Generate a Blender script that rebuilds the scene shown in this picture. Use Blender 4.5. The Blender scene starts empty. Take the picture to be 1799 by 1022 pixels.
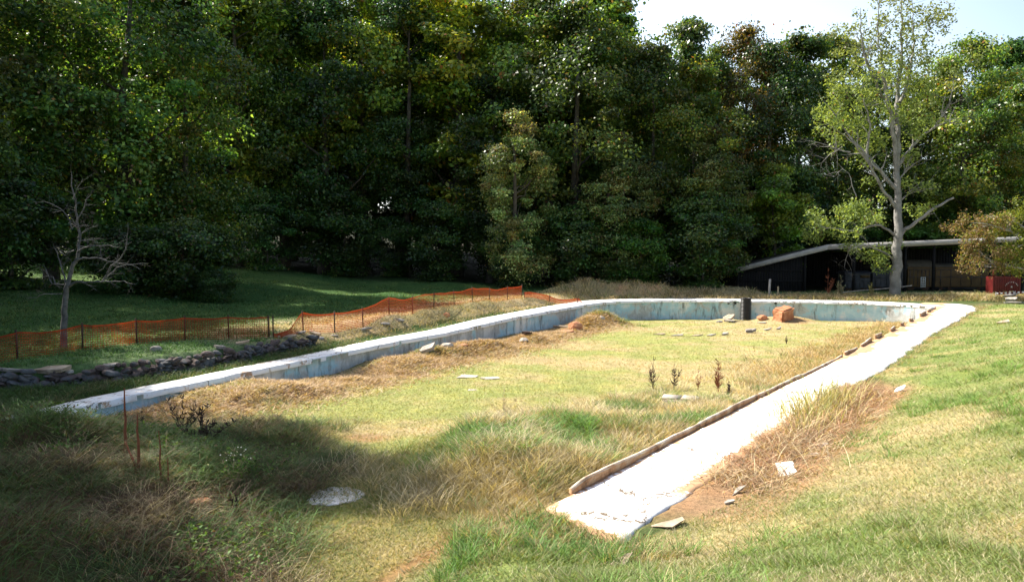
import bpy, math, random
import numpy as np
from mathutils import Vector, Matrix, Euler

S = bpy.context.scene
C = S.collection
R = math.radians

# ------------------------------------------------------------------ camera
FPX = 1300.0                      # focal length in photo pixels (photo 1799 wide)
PITCH = math.atan(71.0 / FPX)
CAMZ = 3.8
cam = bpy.data.cameras.new('camera')
cam.sensor_width = 36.0
cam.lens = FPX / 1799.0 * 36.0
cam.clip_start = 0.1
cam.clip_end = 3000.0
co = bpy.data.objects.new('camera', cam)
C.objects.link(co)
co.location = (0, 0, CAMZ)
co.rotation_euler = (R(90) - PITCH, 0, 0)
S.camera = co

# ------------------------------------------------------------------ sky, sun, exposure
SUN_AZ = Vector((-0.88, 0.47, 0)).normalized()      # towards the sun, on the ground plane
SUN_EL = R(46)
W = bpy.data.worlds.new('World')
S.world = W
W.use_nodes = True
nt = W.node_tree
nt.nodes.clear()
sky = nt.nodes.new('ShaderNodeTexSky')
sky.sky_type = 'NISHITA'
sky.sun_disc = False
sky.sun_elevation = SUN_EL
sky.sun_rotation = math.atan2(SUN_AZ.x, SUN_AZ.y)
sky.air_density = 1.0
sky.dust_density = 3.0
sky.ozone_density = 1.0
bg = nt.nodes.new('ShaderNodeBackground')
bg.inputs['Strength'].default_value = 0.095
wo = nt.nodes.new('ShaderNodeOutputWorld')
# bright summer haze low in the sky, strongest on the sun's side
wtc = nt.nodes.new('ShaderNodeTexCoord')
wsp = nt.nodes.new('ShaderNodeSeparateXYZ'); nt.links.new(wtc.outputs['Generated'], wsp.inputs[0])
wm1 = nt.nodes.new('ShaderNodeMapRange'); wm1.interpolation_type = 'SMOOTHSTEP'
wm1.inputs['From Min'].default_value = 0.62; wm1.inputs['From Max'].default_value = 0.08
nt.links.new(wsp.outputs['Z'], wm1.inputs['Value'])
wdt = nt.nodes.new('ShaderNodeVectorMath'); wdt.operation = 'DOT_PRODUCT'; wdt.inputs[1].default_value = (-0.88, 0.47, 0)
nt.links.new(wtc.outputs['Generated'], wdt.inputs[0])
wm2 = nt.nodes.new('ShaderNodeMapRange'); wm2.interpolation_type = 'SMOOTHSTEP'
wm2.inputs['From Min'].default_value = -0.30; wm2.inputs['From Max'].default_value = 0.30
wm2.inputs['To Min'].default_value = 0.10
nt.links.new(wdt.outputs['Value'], wm2.inputs['Value'])
wml = nt.nodes.new('ShaderNodeMath'); wml.operation = 'MULTIPLY'
nt.links.new(wm1.outputs[0], wml.inputs[0]); nt.links.new(wm2.outputs[0], wml.inputs[1])
whz = nt.nodes.new('ShaderNodeVectorMath'); whz.operation = 'SCALE'; whz.inputs[0].default_value = (3.7, 4.1, 4.3)
nt.links.new(wml.outputs[0], whz.inputs['Scale'])
wad = nt.nodes.new('ShaderNodeVectorMath'); wad.operation = 'ADD'
nt.links.new(sky.outputs['Color'], wad.inputs[0]); nt.links.new(whz.outputs[0], wad.inputs[1])
nt.links.new(wad.outputs[0], bg.inputs['Color'])
nt.links.new(bg.outputs[0], wo.inputs['Surface'])

sl = bpy.data.lights.new('sun', 'SUN')
sl.energy = 4.6
sl.angle = R(0.53)
sl.color = (1.0, 0.94, 0.84)
so = bpy.data.objects.new('sun', sl)
C.objects.link(so)
sdir = Vector((SUN_AZ.x * math.cos(SUN_EL), SUN_AZ.y * math.cos(SUN_EL), math.sin(SUN_EL)))
so.rotation_euler = sdir.to_track_quat('Z', 'Y').to_euler()
so.location = sdir * 120

S.view_settings.view_transform = 'Standard'
S.view_settings.look = 'None'
S.view_settings.gamma = 1.0
S.view_settings.use_curve_mapping = False
S.view_settings.exposure = 1.42
S.cycles.max_bounces = 6
S.cycles.diffuse_bounces = 3
S.cycles.transmission_bounces = 4
S.cycles.transparent_max_bounces = 6

# ------------------------------------------------------------------ helpers
rs = np.random.RandomState(7)
random.seed(7)

def ray(px, py):
    u = (px - 899.5) / FPX
    v = (511.0 - py) / FPX
    return np.array([u, math.cos(PITCH) + v * math.sin(PITCH), -math.sin(PITCH) + v * math.cos(PITCH)])

def P(px, py, z=0.0):
    r = ray(px, py)
    t = (z - CAMZ) / r[2]
    return (r[0] * t, r[1] * t)

def PD(px, py, d):
    r = ray(px, py)
    t = d / r[1]
    return np.array([r[0] * t, d, CAMZ + r[2] * t])

def _hash(ix, iy, seed):
    h = (ix.astype(np.int64) * 374761393 + iy.astype(np.int64) * 668265263 + seed * 1442695041) & 0xffffffff
    h = ((h ^ (h >> 13)) * 1274126177) & 0xffffffff
    return ((h ^ (h >> 16)) & 0xffff) / 65535.0

def vnoise(x, y, s, seed=0):
    x = np.asarray(x, float) / s
    y = np.asarray(y, float) / s
    ix = np.floor(x); iy = np.floor(y)
    fx = x - ix; fy = y - iy
    fx = fx * fx * (3 - 2 * fx); fy = fy * fy * (3 - 2 * fy)
    a = _hash(ix, iy, seed); b = _hash(ix + 1, iy, seed)
    c = _hash(ix, iy + 1, seed); d = _hash(ix + 1, iy + 1, seed)
    return (a * (1 - fx) + b * fx) * (1 - fy) + (c * (1 - fx) + d * fx) * fy

def fbm(x, y, s, seed=0, o=4):
    t = 0; a = 1; n = 0
    for k in range(o):
        t = t + a * vnoise(x, y, s / 2 ** k, seed + k * 17)
        n += a; a *= 0.5
    return t / n

def sst(a, b, x):
    t = np.clip((x - a) / (b - a), 0, 1)
    return t * t * (3 - 2 * t)

def sdist(x, y, poly):
    """distance to polygon edge, positive inside"""
    x = np.asarray(x, float); y = np.asarray(y, float)
    d = np.full(x.shape, 1e9); ins = np.zeros(x.shape, bool)
    n = len(poly)
    for i in range(n):
        x0, y0 = poly[i]; x1, y1 = poly[(i + 1) % n]
        ex, ey = x1 - x0, y1 - y0
        L = ex * ex + ey * ey + 1e-12
        t = np.clip(((x - x0) * ex + (y - y0) * ey) / L, 0, 1)
        dd = (x - x0 - t * ex) ** 2 + (y - y0 - t * ey) ** 2
        d = np.minimum(d, dd)
        if abs(ey) > 1e-12:
            c = ((y0 > y) != (y1 > y)) & (x < ex * (y - y0) / ey + x0)
            ins ^= c
    d = np.sqrt(d)
    return np.where(ins, d, -d)

def pdist(x, y, line):
    x = np.asarray(x, float); y = np.asarray(y, float)
    d = np.full(x.shape, 1e9)
    for i in range(len(line) - 1):
        x0, y0 = line[i]; x1, y1 = line[i + 1]
        ex, ey = x1 - x0, y1 - y0
        t = np.clip(((x - x0) * ex + (y - y0) * ey) / (ex * ex + ey * ey + 1e-12), 0, 1)
        d = np.minimum(d, (x - x0 - t * ex) ** 2 + (y - y0 - t * ey) ** 2)
    return np.sqrt(d)

def resample(pts, step):
    pts = np.array(pts, float)
    seg = np.sqrt(((pts[1:] - pts[:-1]) ** 2).sum(1))
    cum = np.concatenate([[0], np.cumsum(seg)])
    n = max(2, int(cum[-1] / step) + 1)
    t = np.linspace(0, cum[-1], n)
    return np.stack([np.interp(t, cum, pts[:, k]) for k in range(pts.shape[1])], 1)

def smooth(pts, it=3):
    pts = np.array(pts, float)
    for _ in range(it):
        q = pts.copy()
        q[1:-1] = 0.25 * pts[:-2] + 0.5 * pts[1:-1] + 0.25 * pts[2:]
        pts = q
    return pts

def mesh_np(name, V, F, col=None, smooth_=False):
    """V (n,3); F (m,k) single k; col (n,3) optional point colours"""
    me = bpy.data.meshes.new(name)
    V = np.asarray(V, np.float32); F = np.asarray(F, np.int32)
    me.vertices.add(len(V)); me.vertices.foreach_set('co', V.ravel())
    k = F.shape[1]
    me.loops.add(F.size); me.loops.foreach_set('vertex_index', F.ravel())
    me.polygons.add(len(F))
    me.polygons.foreach_set('loop_start', np.arange(0, F.size, k, dtype=np.int32))
    me.polygons.foreach_set('loop_total', np.full(len(F), k, np.int32))
    if smooth_:
        me.polygons.foreach_set('use_smooth', np.ones(len(F), bool))
    me.update(calc_edges=True)
    if col is not None:
        a = me.color_attributes.new('Col', 'FLOAT_COLOR', 'POINT')
        c = np.ones((len(V), 4), np.float32); c[:, :3] = np.clip(col, 0, 1)
        a.data.foreach_set('color', c.ravel())
    return me

def obj(name, me, mat, parent=None, loc=None):
    o = bpy.data.objects.new(name, me)
    C.objects.link(o)
    if mat is not None and me is not None and len(me.materials) == 0:
        me.materials.append(mat)
    if parent is not None:
        o.parent = parent
    if loc is not None:
        o.location = loc
    return o

def tag(o, label=None, cat=None, group=None, kind=None):
    if label: o['label'] = label
    if cat: o['category'] = cat
    if group: o['group'] = group
    if kind: o['kind'] = kind
    return o

def thing(name, loc, label, cat, group=None, rz=0.0):
    o = bpy.data.objects.new(name, None)
    o.empty_display_size = 0.2
    C.objects.link(o)
    o.location = loc
    o.rotation_euler = (0, 0, rz)
    return tag(o, label, cat, group)

def tubes(paths, sides=7):
    """paths: list of (pts (n,3), radii (n)) -> V,F quads"""
    VV = []; FF = []; base = 0
    for pts, rad in paths:
        pts = np.asarray(pts, float); rad = np.asarray(rad, float)
        n = len(pts)
        tan = np.gradient(pts, axis=0)
        tan /= np.linalg.norm(tan, axis=1)[:, None] + 1e-9
        ref = np.array([0.31, 0.95, 0.05]) if abs(tan[0][2]) > 0.7 else np.array([0, 0.05, 1.0])
        a = np.cross(tan, ref); a /= np.linalg.norm(a, axis=1)[:, None] + 1e-9
        b = np.cross(tan, a)
        th = np.linspace(0, 2 * np.pi, sides, endpoint=False)
        ring = (a[:, None, :] * np.cos(th)[None, :, None] + b[:, None, :] * np.sin(th)[None, :, None]) * rad[:, None, None] + pts[:, None, :]
        VV.append(ring.reshape(-1, 3))
        i = np.arange(n - 1)[:, None] * sides; j = np.arange(sides)[None, :]; j2 = (j + 1) % sides
        f = np.stack([i + j, i + j2, i + sides + j2, i + sides + j], -1).reshape(-1, 4) + base
        FF.append(f)
        base += n * sides
        if rad[0] > 0.01:
            pass
    return np.concatenate(VV), np.concatenate(FF)

def boxes(lst):
    """lst of (cx,cy,cz,sx,sy,sz,rotz) -> V,F"""
    VV = []; FF = []; b = 0
    q = np.array([[0, 3, 2, 1], [4, 5, 6, 7], [0, 1, 5, 4], [1, 2, 6, 5], [2, 3, 7, 6], [3, 0, 4, 7]])
    for t in lst:
        cx, cy, cz, sx, sy, sz = t[:6]; r = t[6] if len(t) > 6 else 0
        v = np.array([[-1, -1, -1], [1, -1, -1], [1, 1, -1], [-1, 1, -1], [-1, -1, 1], [1, -1, 1], [1, 1, 1], [-1, 1, 1]]) * 0.5 * np.array([sx, sy, sz])
        c, s = math.cos(r), math.sin(r)
        v = np.stack([v[:, 0] * c - v[:, 1] * s + cx, v[:, 0] * s + v[:, 1] * c + cy, v[:, 2] + cz], 1)
        VV.append(v); FF.append(q + b); b += 8
    return np.concatenate(VV), np.concatenate(FF)

# ------------------------------------------------------------------ materials
def mat_new(name):
    m = bpy.data.materials.new(name)
    m.use_nodes = True
    n = m.node_tree.nodes
    n.clear()
    out = n.new('ShaderNodeOutputMaterial')
    return m, n, m.node_tree.links, out

def noise(n, l, scale, detail=4, rough=0.6, vec=None):
    t = n.new('ShaderNodeTexNoise')
    t.inputs['Scale'].default_value = scale
    t.inputs['Detail'].default_value = detail
    t.inputs['Roughness'].default_value = rough
    if vec is not None: l.new(vec, t.inputs['Vector'])
    return t

def ramp(n, l, fac, stops):
    r = n.new('ShaderNodeValToRGB')
    cr = r.color_ramp
    while len(cr.elements) > 1: cr.elements.remove(cr.elements[0])
    cr.elements[0].position = stops[0][0]; cr.elements[0].color = (*stops[0][1], 1)
    for p, c in stops[1:]:
        e = cr.elements.new(p); e.color = (*c, 1)
    l.new(fac, r.inputs['Fac'])
    return r

def mix(n, l, fac, a, b, mode='MIX'):
    m = n.new('ShaderNodeMix'); m.data_type = 'RGBA'; m.blend_type = mode
    for s, v in ((0, fac), (6, a), (7, b)):
        if isinstance(v, (float, int)): m.inputs[s].default_value = v
        elif isinstance(v, tuple): m.inputs[s].default_value = (*v, 1)
        else: l.new(v, m.inputs[s])
    return m.outputs[2]

def mat_simple(name, c1, c2, scale=4.0, rough=0.85, bump=0.3, bscale=None, spec=0.3, stops=None, metallic=0.0, bdist=0.02):
    m, n, l, out = mat_new(name)
    tc = n.new('ShaderNodeTexCoord')
    t = noise(n, l, scale, 6, 0.65, tc.outputs['Object'])
    r = ramp(n, l, t.outputs['Fac'], stops or [(0.35, c1), (0.65, c2)])
    p = n.new('ShaderNodeBsdfPrincipled')
    l.new(r.outputs['Color'], p.inputs['Base Color'])
    p.inputs['Roughness'].default_value = rough
    p.inputs['Specular IOR Level'].default_value = spec
    p.inputs['Metallic'].default_value = metallic
    b = n.new('ShaderNodeBump'); b.inputs['Strength'].default_value = bump; b.inputs['Distance'].default_value = bdist
    t2 = noise(n, l, bscale or scale * 4, 6, 0.7, tc.outputs['Object'])
    l.new(t2.outputs['Fac'], b.inputs['Height']); l.new(b.outputs[0], p.inputs['Normal'])
    l.new(p.outputs[0], out.inputs['Surface'])
    return m

def mat_leaf(name, trans=0.45, rough=0.42, spec=0.5, sat=1.0):
    """leaf tint comes from the per-leaf attribute times the object's own colour"""
    m, n, l, out = mat_new(name)
    a = n.new('ShaderNodeAttribute'); a.attribute_name = 'Col'
    oi = n.new('ShaderNodeObjectInfo')
    c = mix(n, l, 1.0, a.outputs['Color'], oi.outputs['Color'], 'MULTIPLY')
    p = n.new('ShaderNodeBsdfPrincipled')
    l.new(c, p.inputs['Base Color'])
    p.inputs['Roughness'].default_value = rough
    p.inputs['Specular IOR Level'].default_value = spec
    t = n.new('ShaderNodeBsdfTranslucent')
    tc = mix(n, l, 1.0, c, (1.25, 1.15, 0.45), 'MULTIPLY')
    l.new(tc, t.inputs['Color'])
    ms = n.new('ShaderNodeMixShader'); ms.inputs[0].default_value = trans
    l.new(p.outputs[0], ms.inputs[1]); l.new(t.outputs[0], ms.inputs[2])
    l.new(ms.outputs[0], out.inputs['Surface'])
    return m

M = {}
M['leaf'] = mat_leaf('leaf', 0.48, 0.38, 0.55)
M['hero_leaf'] = mat_leaf('pale_leaf', 0.5, 0.5, 0.3)
M['net_orange'] = mat_leaf('net_orange', 0.4, 0.5, 0.3)
M['grass'] = mat_leaf('grass_blade', 0.3, 0.6, 0.2)
M['grey_concrete'] = mat_simple('grey_concrete', (0.40, 0.38, 0.34), (0.66, 0.65, 0.62), 5, 0.95, 0.8, 20, stops=[(0.34, (0.26, 0.22, 0.16)), (0.44, (0.52, 0.50, 0.46)), (0.7, (0.70, 0.69, 0.67))])
M['bark'] = mat_simple('bark', (0.05, 0.042, 0.033), (0.11, 0.095, 0.075), 3, 0.9, 0.8, 20)
M['pale_bark'] = mat_simple('pale_bark', (0.14, 0.135, 0.127), (0.31, 0.295, 0.275), 1.6, 0.9, 0.9, 12, bdist=0.05)
M['dead_wood'] = mat_simple('dead_wood', (0.22, 0.20, 0.18), (0.42, 0.39, 0.36), 6, 0.85, 0.5, 30)
M['grey_bark'] = mat_simple('grey_bark', (0.06, 0.058, 0.055), (0.17, 0.163, 0.155), 5, 0.85, 0.5, 30)
M['rust_stem'] = mat_simple('rust_stem', (0.12, 0.035, 0.018), (0.26, 0.09, 0.04), 9, 0.8, 0.4, 40)
M['dark_stem'] = mat_simple('dark_stem', (0.025, 0.018, 0.014), (0.07, 0.04, 0.03), 9, 0.9, 0.4, 40)
M['rock_red'] = mat_simple('rock_red', (0.34, 0.13, 0.06), (0.52, 0.26, 0.14), 3, 0.9, 0.8, 9, bdist=0.04)
M['rock_grey'] = mat_simple('rock_grey', (0.16, 0.14, 0.125), (0.36, 0.33, 0.29), 3.5, 0.9, 0.8, 12, bdist=0.03)
M['rock_pale'] = mat_simple('rock_pale', (0.28, 0.24, 0.19), (0.52, 0.47, 0.41), 4, 0.9, 0.6, 14)
M['slab_tan'] = mat_simple('slab_tan', (0.24, 0.18, 0.12), (0.46, 0.37, 0.27), 3, 0.9, 0.6, 14)
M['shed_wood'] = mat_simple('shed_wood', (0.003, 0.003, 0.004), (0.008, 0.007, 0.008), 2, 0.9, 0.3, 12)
M['shed_metal'] = mat_simple('shed_metal', (0.30, 0.29, 0.275), (0.42, 0.40, 0.38), 1.2, 0.6, 0.15, 8)
M['yellow_paint'] = mat_simple('yellow_paint', (0.05, 0.028, 0.008), (0.09, 0.053, 0.015), 1.4, 0.6, 0.3, 8)
M['tan_roof'] = mat_simple('tan_roof', (0.045, 0.04, 0.03), (0.075, 0.065, 0.05), 2, 0.7, 0.2, 8)
M['dark_paint'] = mat_simple('dark_paint', (0.018, 0.02, 0.028), (0.045, 0.048, 0.06), 2, 0.5, 0.2, 8)
M['red_paint'] = mat_simple('red_paint', (0.06, 0.005, 0.005), (0.11, 0.010, 0.009), 2, 0.5, 0.2, 8)
M['white_paint'] = mat_simple('white_paint', (0.62, 0.62, 0.60), (0.8, 0.8, 0.78), 5, 0.6, 0.2, 20)
M['black_plastic'] = mat_simple('black_plastic', (0.012, 0.012, 0.013), (0.022, 0.022, 0.023), 3, 0.42, 0.1, 20, spec=0.5)
M['rust_metal'] = mat_simple('rust_metal', (0.035, 0.022, 0.016), (0.09, 0.05, 0.03), 12, 0.8, 0.3, 40)
M['straw'] = mat_simple('straw', (0.30, 0.22, 0.12), (0.5, 0.4, 0.24), 9, 0.8, 0.2, 30)

# white weathered concrete
def mat_concrete(name, dirt=0.0):
    m, n, l, out = mat_new(name)
    tc = n.new('ShaderNodeTexCoord')
    t = noise(n, l, 1.3, 8, 0.65, tc.outputs['Object'])
    r = ramp(n, l, t.outputs['Fac'], [(0.25, (0.66, 0.63, 0.57)), (0.42, (0.80, 0.79, 0.755)), (0.75, (0.87, 0.87, 0.85))])
    t2 = noise(n, l, 0.55, 8, 0.7, tc.outputs['Object'])
    r2 = ramp(n, l, t2.outputs['Fac'], [(0.56, (0, 0, 0)), (0.70, (1, 1, 1))])
    c = mix(n, l, r2.outputs['Color'], r.outputs['Color'], (0.50, 0.45, 0.37))
    wv = noise(n, l, 1.7, 5, 0.7, tc.outputs['Object']); wa = n.new('ShaderNodeVectorMath'); wa.operation = 'MULTIPLY_ADD'; wa.inputs[1].default_value = (0.9, 0.9, 0.9)
    l.new(wv.outputs['Color'], wa.inputs[0]); l.new(tc.outputs['Object'], wa.inputs[2])
    vo = n.new('ShaderNodeTexVoronoi'); vo.feature = 'DISTANCE_TO_EDGE'; vo.inputs['Scale'].default_value = 0.36; l.new(wa.outputs[0], vo.inputs['Vector'])
    rv = ramp(n, l, vo.outputs['Distance'], [(0.004, (1, 1, 1)), (0.012, (0, 0, 0))])
    c = mix(n, l, rv.outputs['Color'], c, (0.13, 0.10, 0.07))
    a = n.new('ShaderNodeAttribute'); a.attribute_name = 'Col'
    t4 = noise(n, l, 5.0, 6, 0.75, tc.outputs['Object'])
    ad = n.new('ShaderNodeMath'); ad.operation = 'ADD'; ad.inputs[1].default_value = 0.0
    mm = n.new('ShaderNodeMath'); mm.operation = 'MULTIPLY_ADD'
    l.new(t4.outputs['Fac'], mm.inputs[0]); mm.inputs[1].default_value = 1.6; mm.inputs[2].default_value = -0.8
    l.new(a.outputs['Fac'], ad.inputs[0]); l.new(mm.outputs[0], ad.inputs[1])
    r3 = ramp(n, l, ad.outputs[0], [(0.40, (0, 0, 0)), (0.55, (1, 1, 1))])
    c = mix(n, l, r3.outputs['Color'], c, (0.42, 0.26, 0.15))
    # fine grime specks
    v = noise(n, l, 28, 3, 0.8, tc.outputs['Object'])
    r4 = ramp(n, l, v.outputs['Fac'], [(0.66, (0, 0, 0)), (0.72, (1, 1, 1))])
    c = mix(n, l, r4.outputs['Color'], c, (0.5, 0.46, 0.38))
    p = n.new('ShaderNodeBsdfPrincipled'); p.inputs['Roughness'].default_value = 0.9
    p.inputs['Specular IOR Level'].default_value = 0.2
    l.new(c, p.inputs['Base Color'])
    b = n.new('ShaderNodeBump'); b.inputs['Strength'].default_value = 0.5; b.inputs['Distance'].default_value = 0.01
    t5 = noise(n, l, 16, 8, 0.75, tc.outputs['Object'])
    l.new(t5.outputs['Fac'], b.inputs['Height']); l.new(b.outputs[0], p.inputs['Normal'])
    l.new(p.outputs[0], out.inputs['Surface'])
    return m
M['concrete'] = mat_concrete('white_concrete')

# flaking blue paint of the pool wall
def mat_poolwall():
    m, n, l, out = mat_new('pool_paint')
    tc = n.new('ShaderNodeTexCoord')
    t = noise(n, l, 0.22, 5, 0.6, tc.outputs['Object'])
    t2 = noise(n, l, 1.4, 8, 0.7, tc.outputs['Object'])
    ad = n.new('ShaderNodeMath'); ad.operation = 'MULTIPLY_ADD'
    l.new(t2.outputs['Fac'], ad.inputs[0]); ad.inputs[1].default_value = 0.45
    l.new(t.outputs['Fac'], ad.inputs[2])
    r = ramp(n, l, ad.outputs[0], [(0.56, (0.62, 0.63, 0.61)), (0.66, (0.40, 0.41, 0.39)), (0.70, (0.50, 0.54, 0.54)), (0.74, (0.36, 0.56, 0.63)), (0.80, (0.48, 0.63, 0.67)), (0.84, (0.66, 0.69, 0.67)), (0.92, (0.74, 0.74, 0.71))])
    mp = n.new('ShaderNodeMapping'); mp.inputs['Scale'].default_value = (1.5, 1.5, 0.35)
    l.new(tc.outputs['Object'], mp.inputs['Vector'])
    t3 = noise(n, l, 1.6, 8, 0.75, mp.outputs['Vector'])
    r3 = ramp(n, l, t3.outputs['Fac'], [(0.34, (1, 1, 1)), (0.47, (0, 0, 0))])
    c = mix(n, l, r3.outputs['Color'], r.outputs['Color'], (0.16, 0.17, 0.16))
    # dirt splash near the bottom
    p = n.new('ShaderNodeBsdfPrincipled'); p.inputs['Roughness'].default_value = 0.85
    p.inputs['Specular IOR Level'].default_value = 0.2
    l.new(c, p.inputs['Base Color'])
    b = n.new('ShaderNodeBump'); b.inputs['Strength'].default_value = 0.6; b.inputs['Distance'].default_value = 0.03
    t5 = noise(n, l, 5, 8, 0.7, tc.outputs['Object'])
    l.new(t5.outputs['Fac'], b.inputs['Height']); l.new(b.outputs[0], p.inputs['Normal'])
    l.new(p.outputs[0], out.inputs['Surface'])
    return m
M['poolwall'] = mat_poolwall()

# ground: painted by the baked cover map (grass kinds, soil), broken up by noise
def mat_ground():
    m, n, l, out = mat_new('ground')
    a = n.new('ShaderNodeAttribute'); a.attribute_name = 'Col'
    tc = n.new('ShaderNodeTexCoord')
    t1 = noise(n, l, 9.0, 6, 0.75, tc.outputs['Object'])
    r1 = ramp(n, l, t1.outputs['Fac'], [(0.28, (0.50, 0.48, 0.42)), (0.5, (1.0, 1.0, 1.0)), (0.72, (1.36, 1.28, 1.15))])
    t2 = noise(n, l, 1.1, 6, 0.7, tc.outputs['Object'])
    r2 = ramp(n, l, t2.outputs['Fac'], [(0.3, (0.78, 0.86, 0.8)), (0.5, (1.0, 1.0, 1.0)), (0.7, (1.22, 1.1, 0.98))])
    c = mix(n, l, 1.0, a.outputs['Color'], r1.outputs['Color'], 'MULTIPLY')
    c = mix(n, l, 1.0, c, r2.outputs['Color'], 'MULTIPLY')
    t3 = noise(n, l, 45, 3, 0.8, tc.outputs['Object'])
    r3 = ramp(n, l, t3.outputs['Fac'], [(0.3, (0.6, 0.6, 0.6)), (0.7, (1.35, 1.35, 1.3))])
    c = mix(n, l, 1.0, c, r3.outputs['Color'], 'MULTIPLY')
    p = n.new('ShaderNodeBsdfPrincipled'); p.inputs['Roughness'].default_value = 0.95
    p.inputs['Specular IOR Level'].default_value = 0.1
    l.new(c, p.inputs['Base Color'])
    b = n.new('ShaderNodeBump'); b.inputs['Strength'].default_value = 0.9; b.inputs['Distance'].default_value = 0.05
    t5 = noise(n, l, 14, 8, 0.8, tc.outputs['Object'])
    l.new(t5.outputs['Fac'], b.inputs['Height']); l.new(b.outputs[0], p.inputs['Normal'])
    l.new(p.outputs[0], out.inputs['Surface'])
    return m
M['ground'] = mat_ground()

# ------------------------------------------------------------------ plan of the place (world metres, deck level z = 0)
O = np.array([0.97, 11.44]); E = np.array([0.588, 0.809]); N = np.array([0.809, -0.588])   # frame along the kerb of the path
def K(a, s): return O + E * a + N * s                       # a along the kerb, s to its right
inner = [P(*q) for q in [(-80, 772), (104, 722), (211, 698), (262, 688), (330, 674), (400, 660), (463, 646), (538, 633),
         (580, 625), (647, 609), (700, 598), (777, 586), (835, 573), (877, 562.5), (960, 547), (1004, 539), (1058, 530.8),
         (1085, 528.8), (1130, 527.8), (1182, 527.4), (1262, 527.5), (1340, 528.5), (1420, 529.5), (1500, 531), (1569, 533),
         (1610, 535.2), (1638, 538.5)]]
inner = smooth(resample(inner, 1.2), 2)
KEND = 46.0
kerb_line = [tuple(K(a, 0)) for a in np.arange(KEND - 0.5, -1.8, -1.0)]
pool = [tuple(p) for p in inner] + [tuple(K(45.6, 0.2))] + kerb_line + [(-0.5, 9.8), (-1.6, 8.0), (-3, 4), (-7, 3), (-16, 9)]
# outer edge of coping
tn = np.gradient(inner, axis=0); tn /= np.linalg.norm(tn, axis=1)[:, None]
nrm = np.stack([-tn[:, 1], tn[:, 0]], 1)
wid = np.interp(inner[:, 1], [16, 23, 31, 42, 50, 56], [0.75, 0.85, 1.15, 1.5, 1.7, 2.3])
wid = wid * np.interp(inner[:, 0], [20, 30], [1, 0.85])
outer = inner + nrm * wid[:, None]
def pw(a):   # width of the path right of the kerb
    return np.interp(a, [-2, 0, 8, 13, 16, 29, 36, 46], [1.6, 1.5, 1.5, 1.55, 1.75, 1.75, 2.0, 2.2])
def ph(a):   # where the lawn of the slope begins
    return np.interp(a, [-2, -.5, 1.5, 9, 12.8, 14.5, 16, 29, 36, 46], [1.6, 1.75, 2.2, 2.5, 2.5, 1.75, 1.75, 1.75, 2.0, 2.2])
path_out = [tuple(K(a, ph(a))) for a in np.arange(-1.2, 44.8, 1.0)]
corner_out = [P(1716, 542), P(1708, 537.5), P(1690, 534), P(1655, 531.4)]
hill = [(-5, -60), (-3.2, 0), (-2.3, 6), (-1.3, 8.6), (-0.6, 10.0), (0.5, 10.1), tuple(K(-1.35, 0.3)), tuple(K(-1.75, 1.2))] + path_out + \
       [tuple(c) for c in corner_out[:2]] + [(42, 57), (70, 62), (500, 62), (500, -60)]
terr = [(-60, 8), (-24, 14), (-17, 18.4), (-14.3, 20.6), (-11.6, 22.0), (-9.9, 25), (-8.9, 28), (-6.7, 33), (-3.4, 40),
        (-0.2, 46.5), (2.2, 51), (5.0, 56.5), (8, 60.6), (14, 62), (22, 62.5), (24, 80), (26, 600), (-500, 600), (-500, 8)]
stone_line = [(-20, 16.6), (-17, 18.4), (-14.3, 20.6), (-11.6, 22.0), (-9.9, 25), (-8.9, 28), (-8.0, 30.2)]

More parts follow.
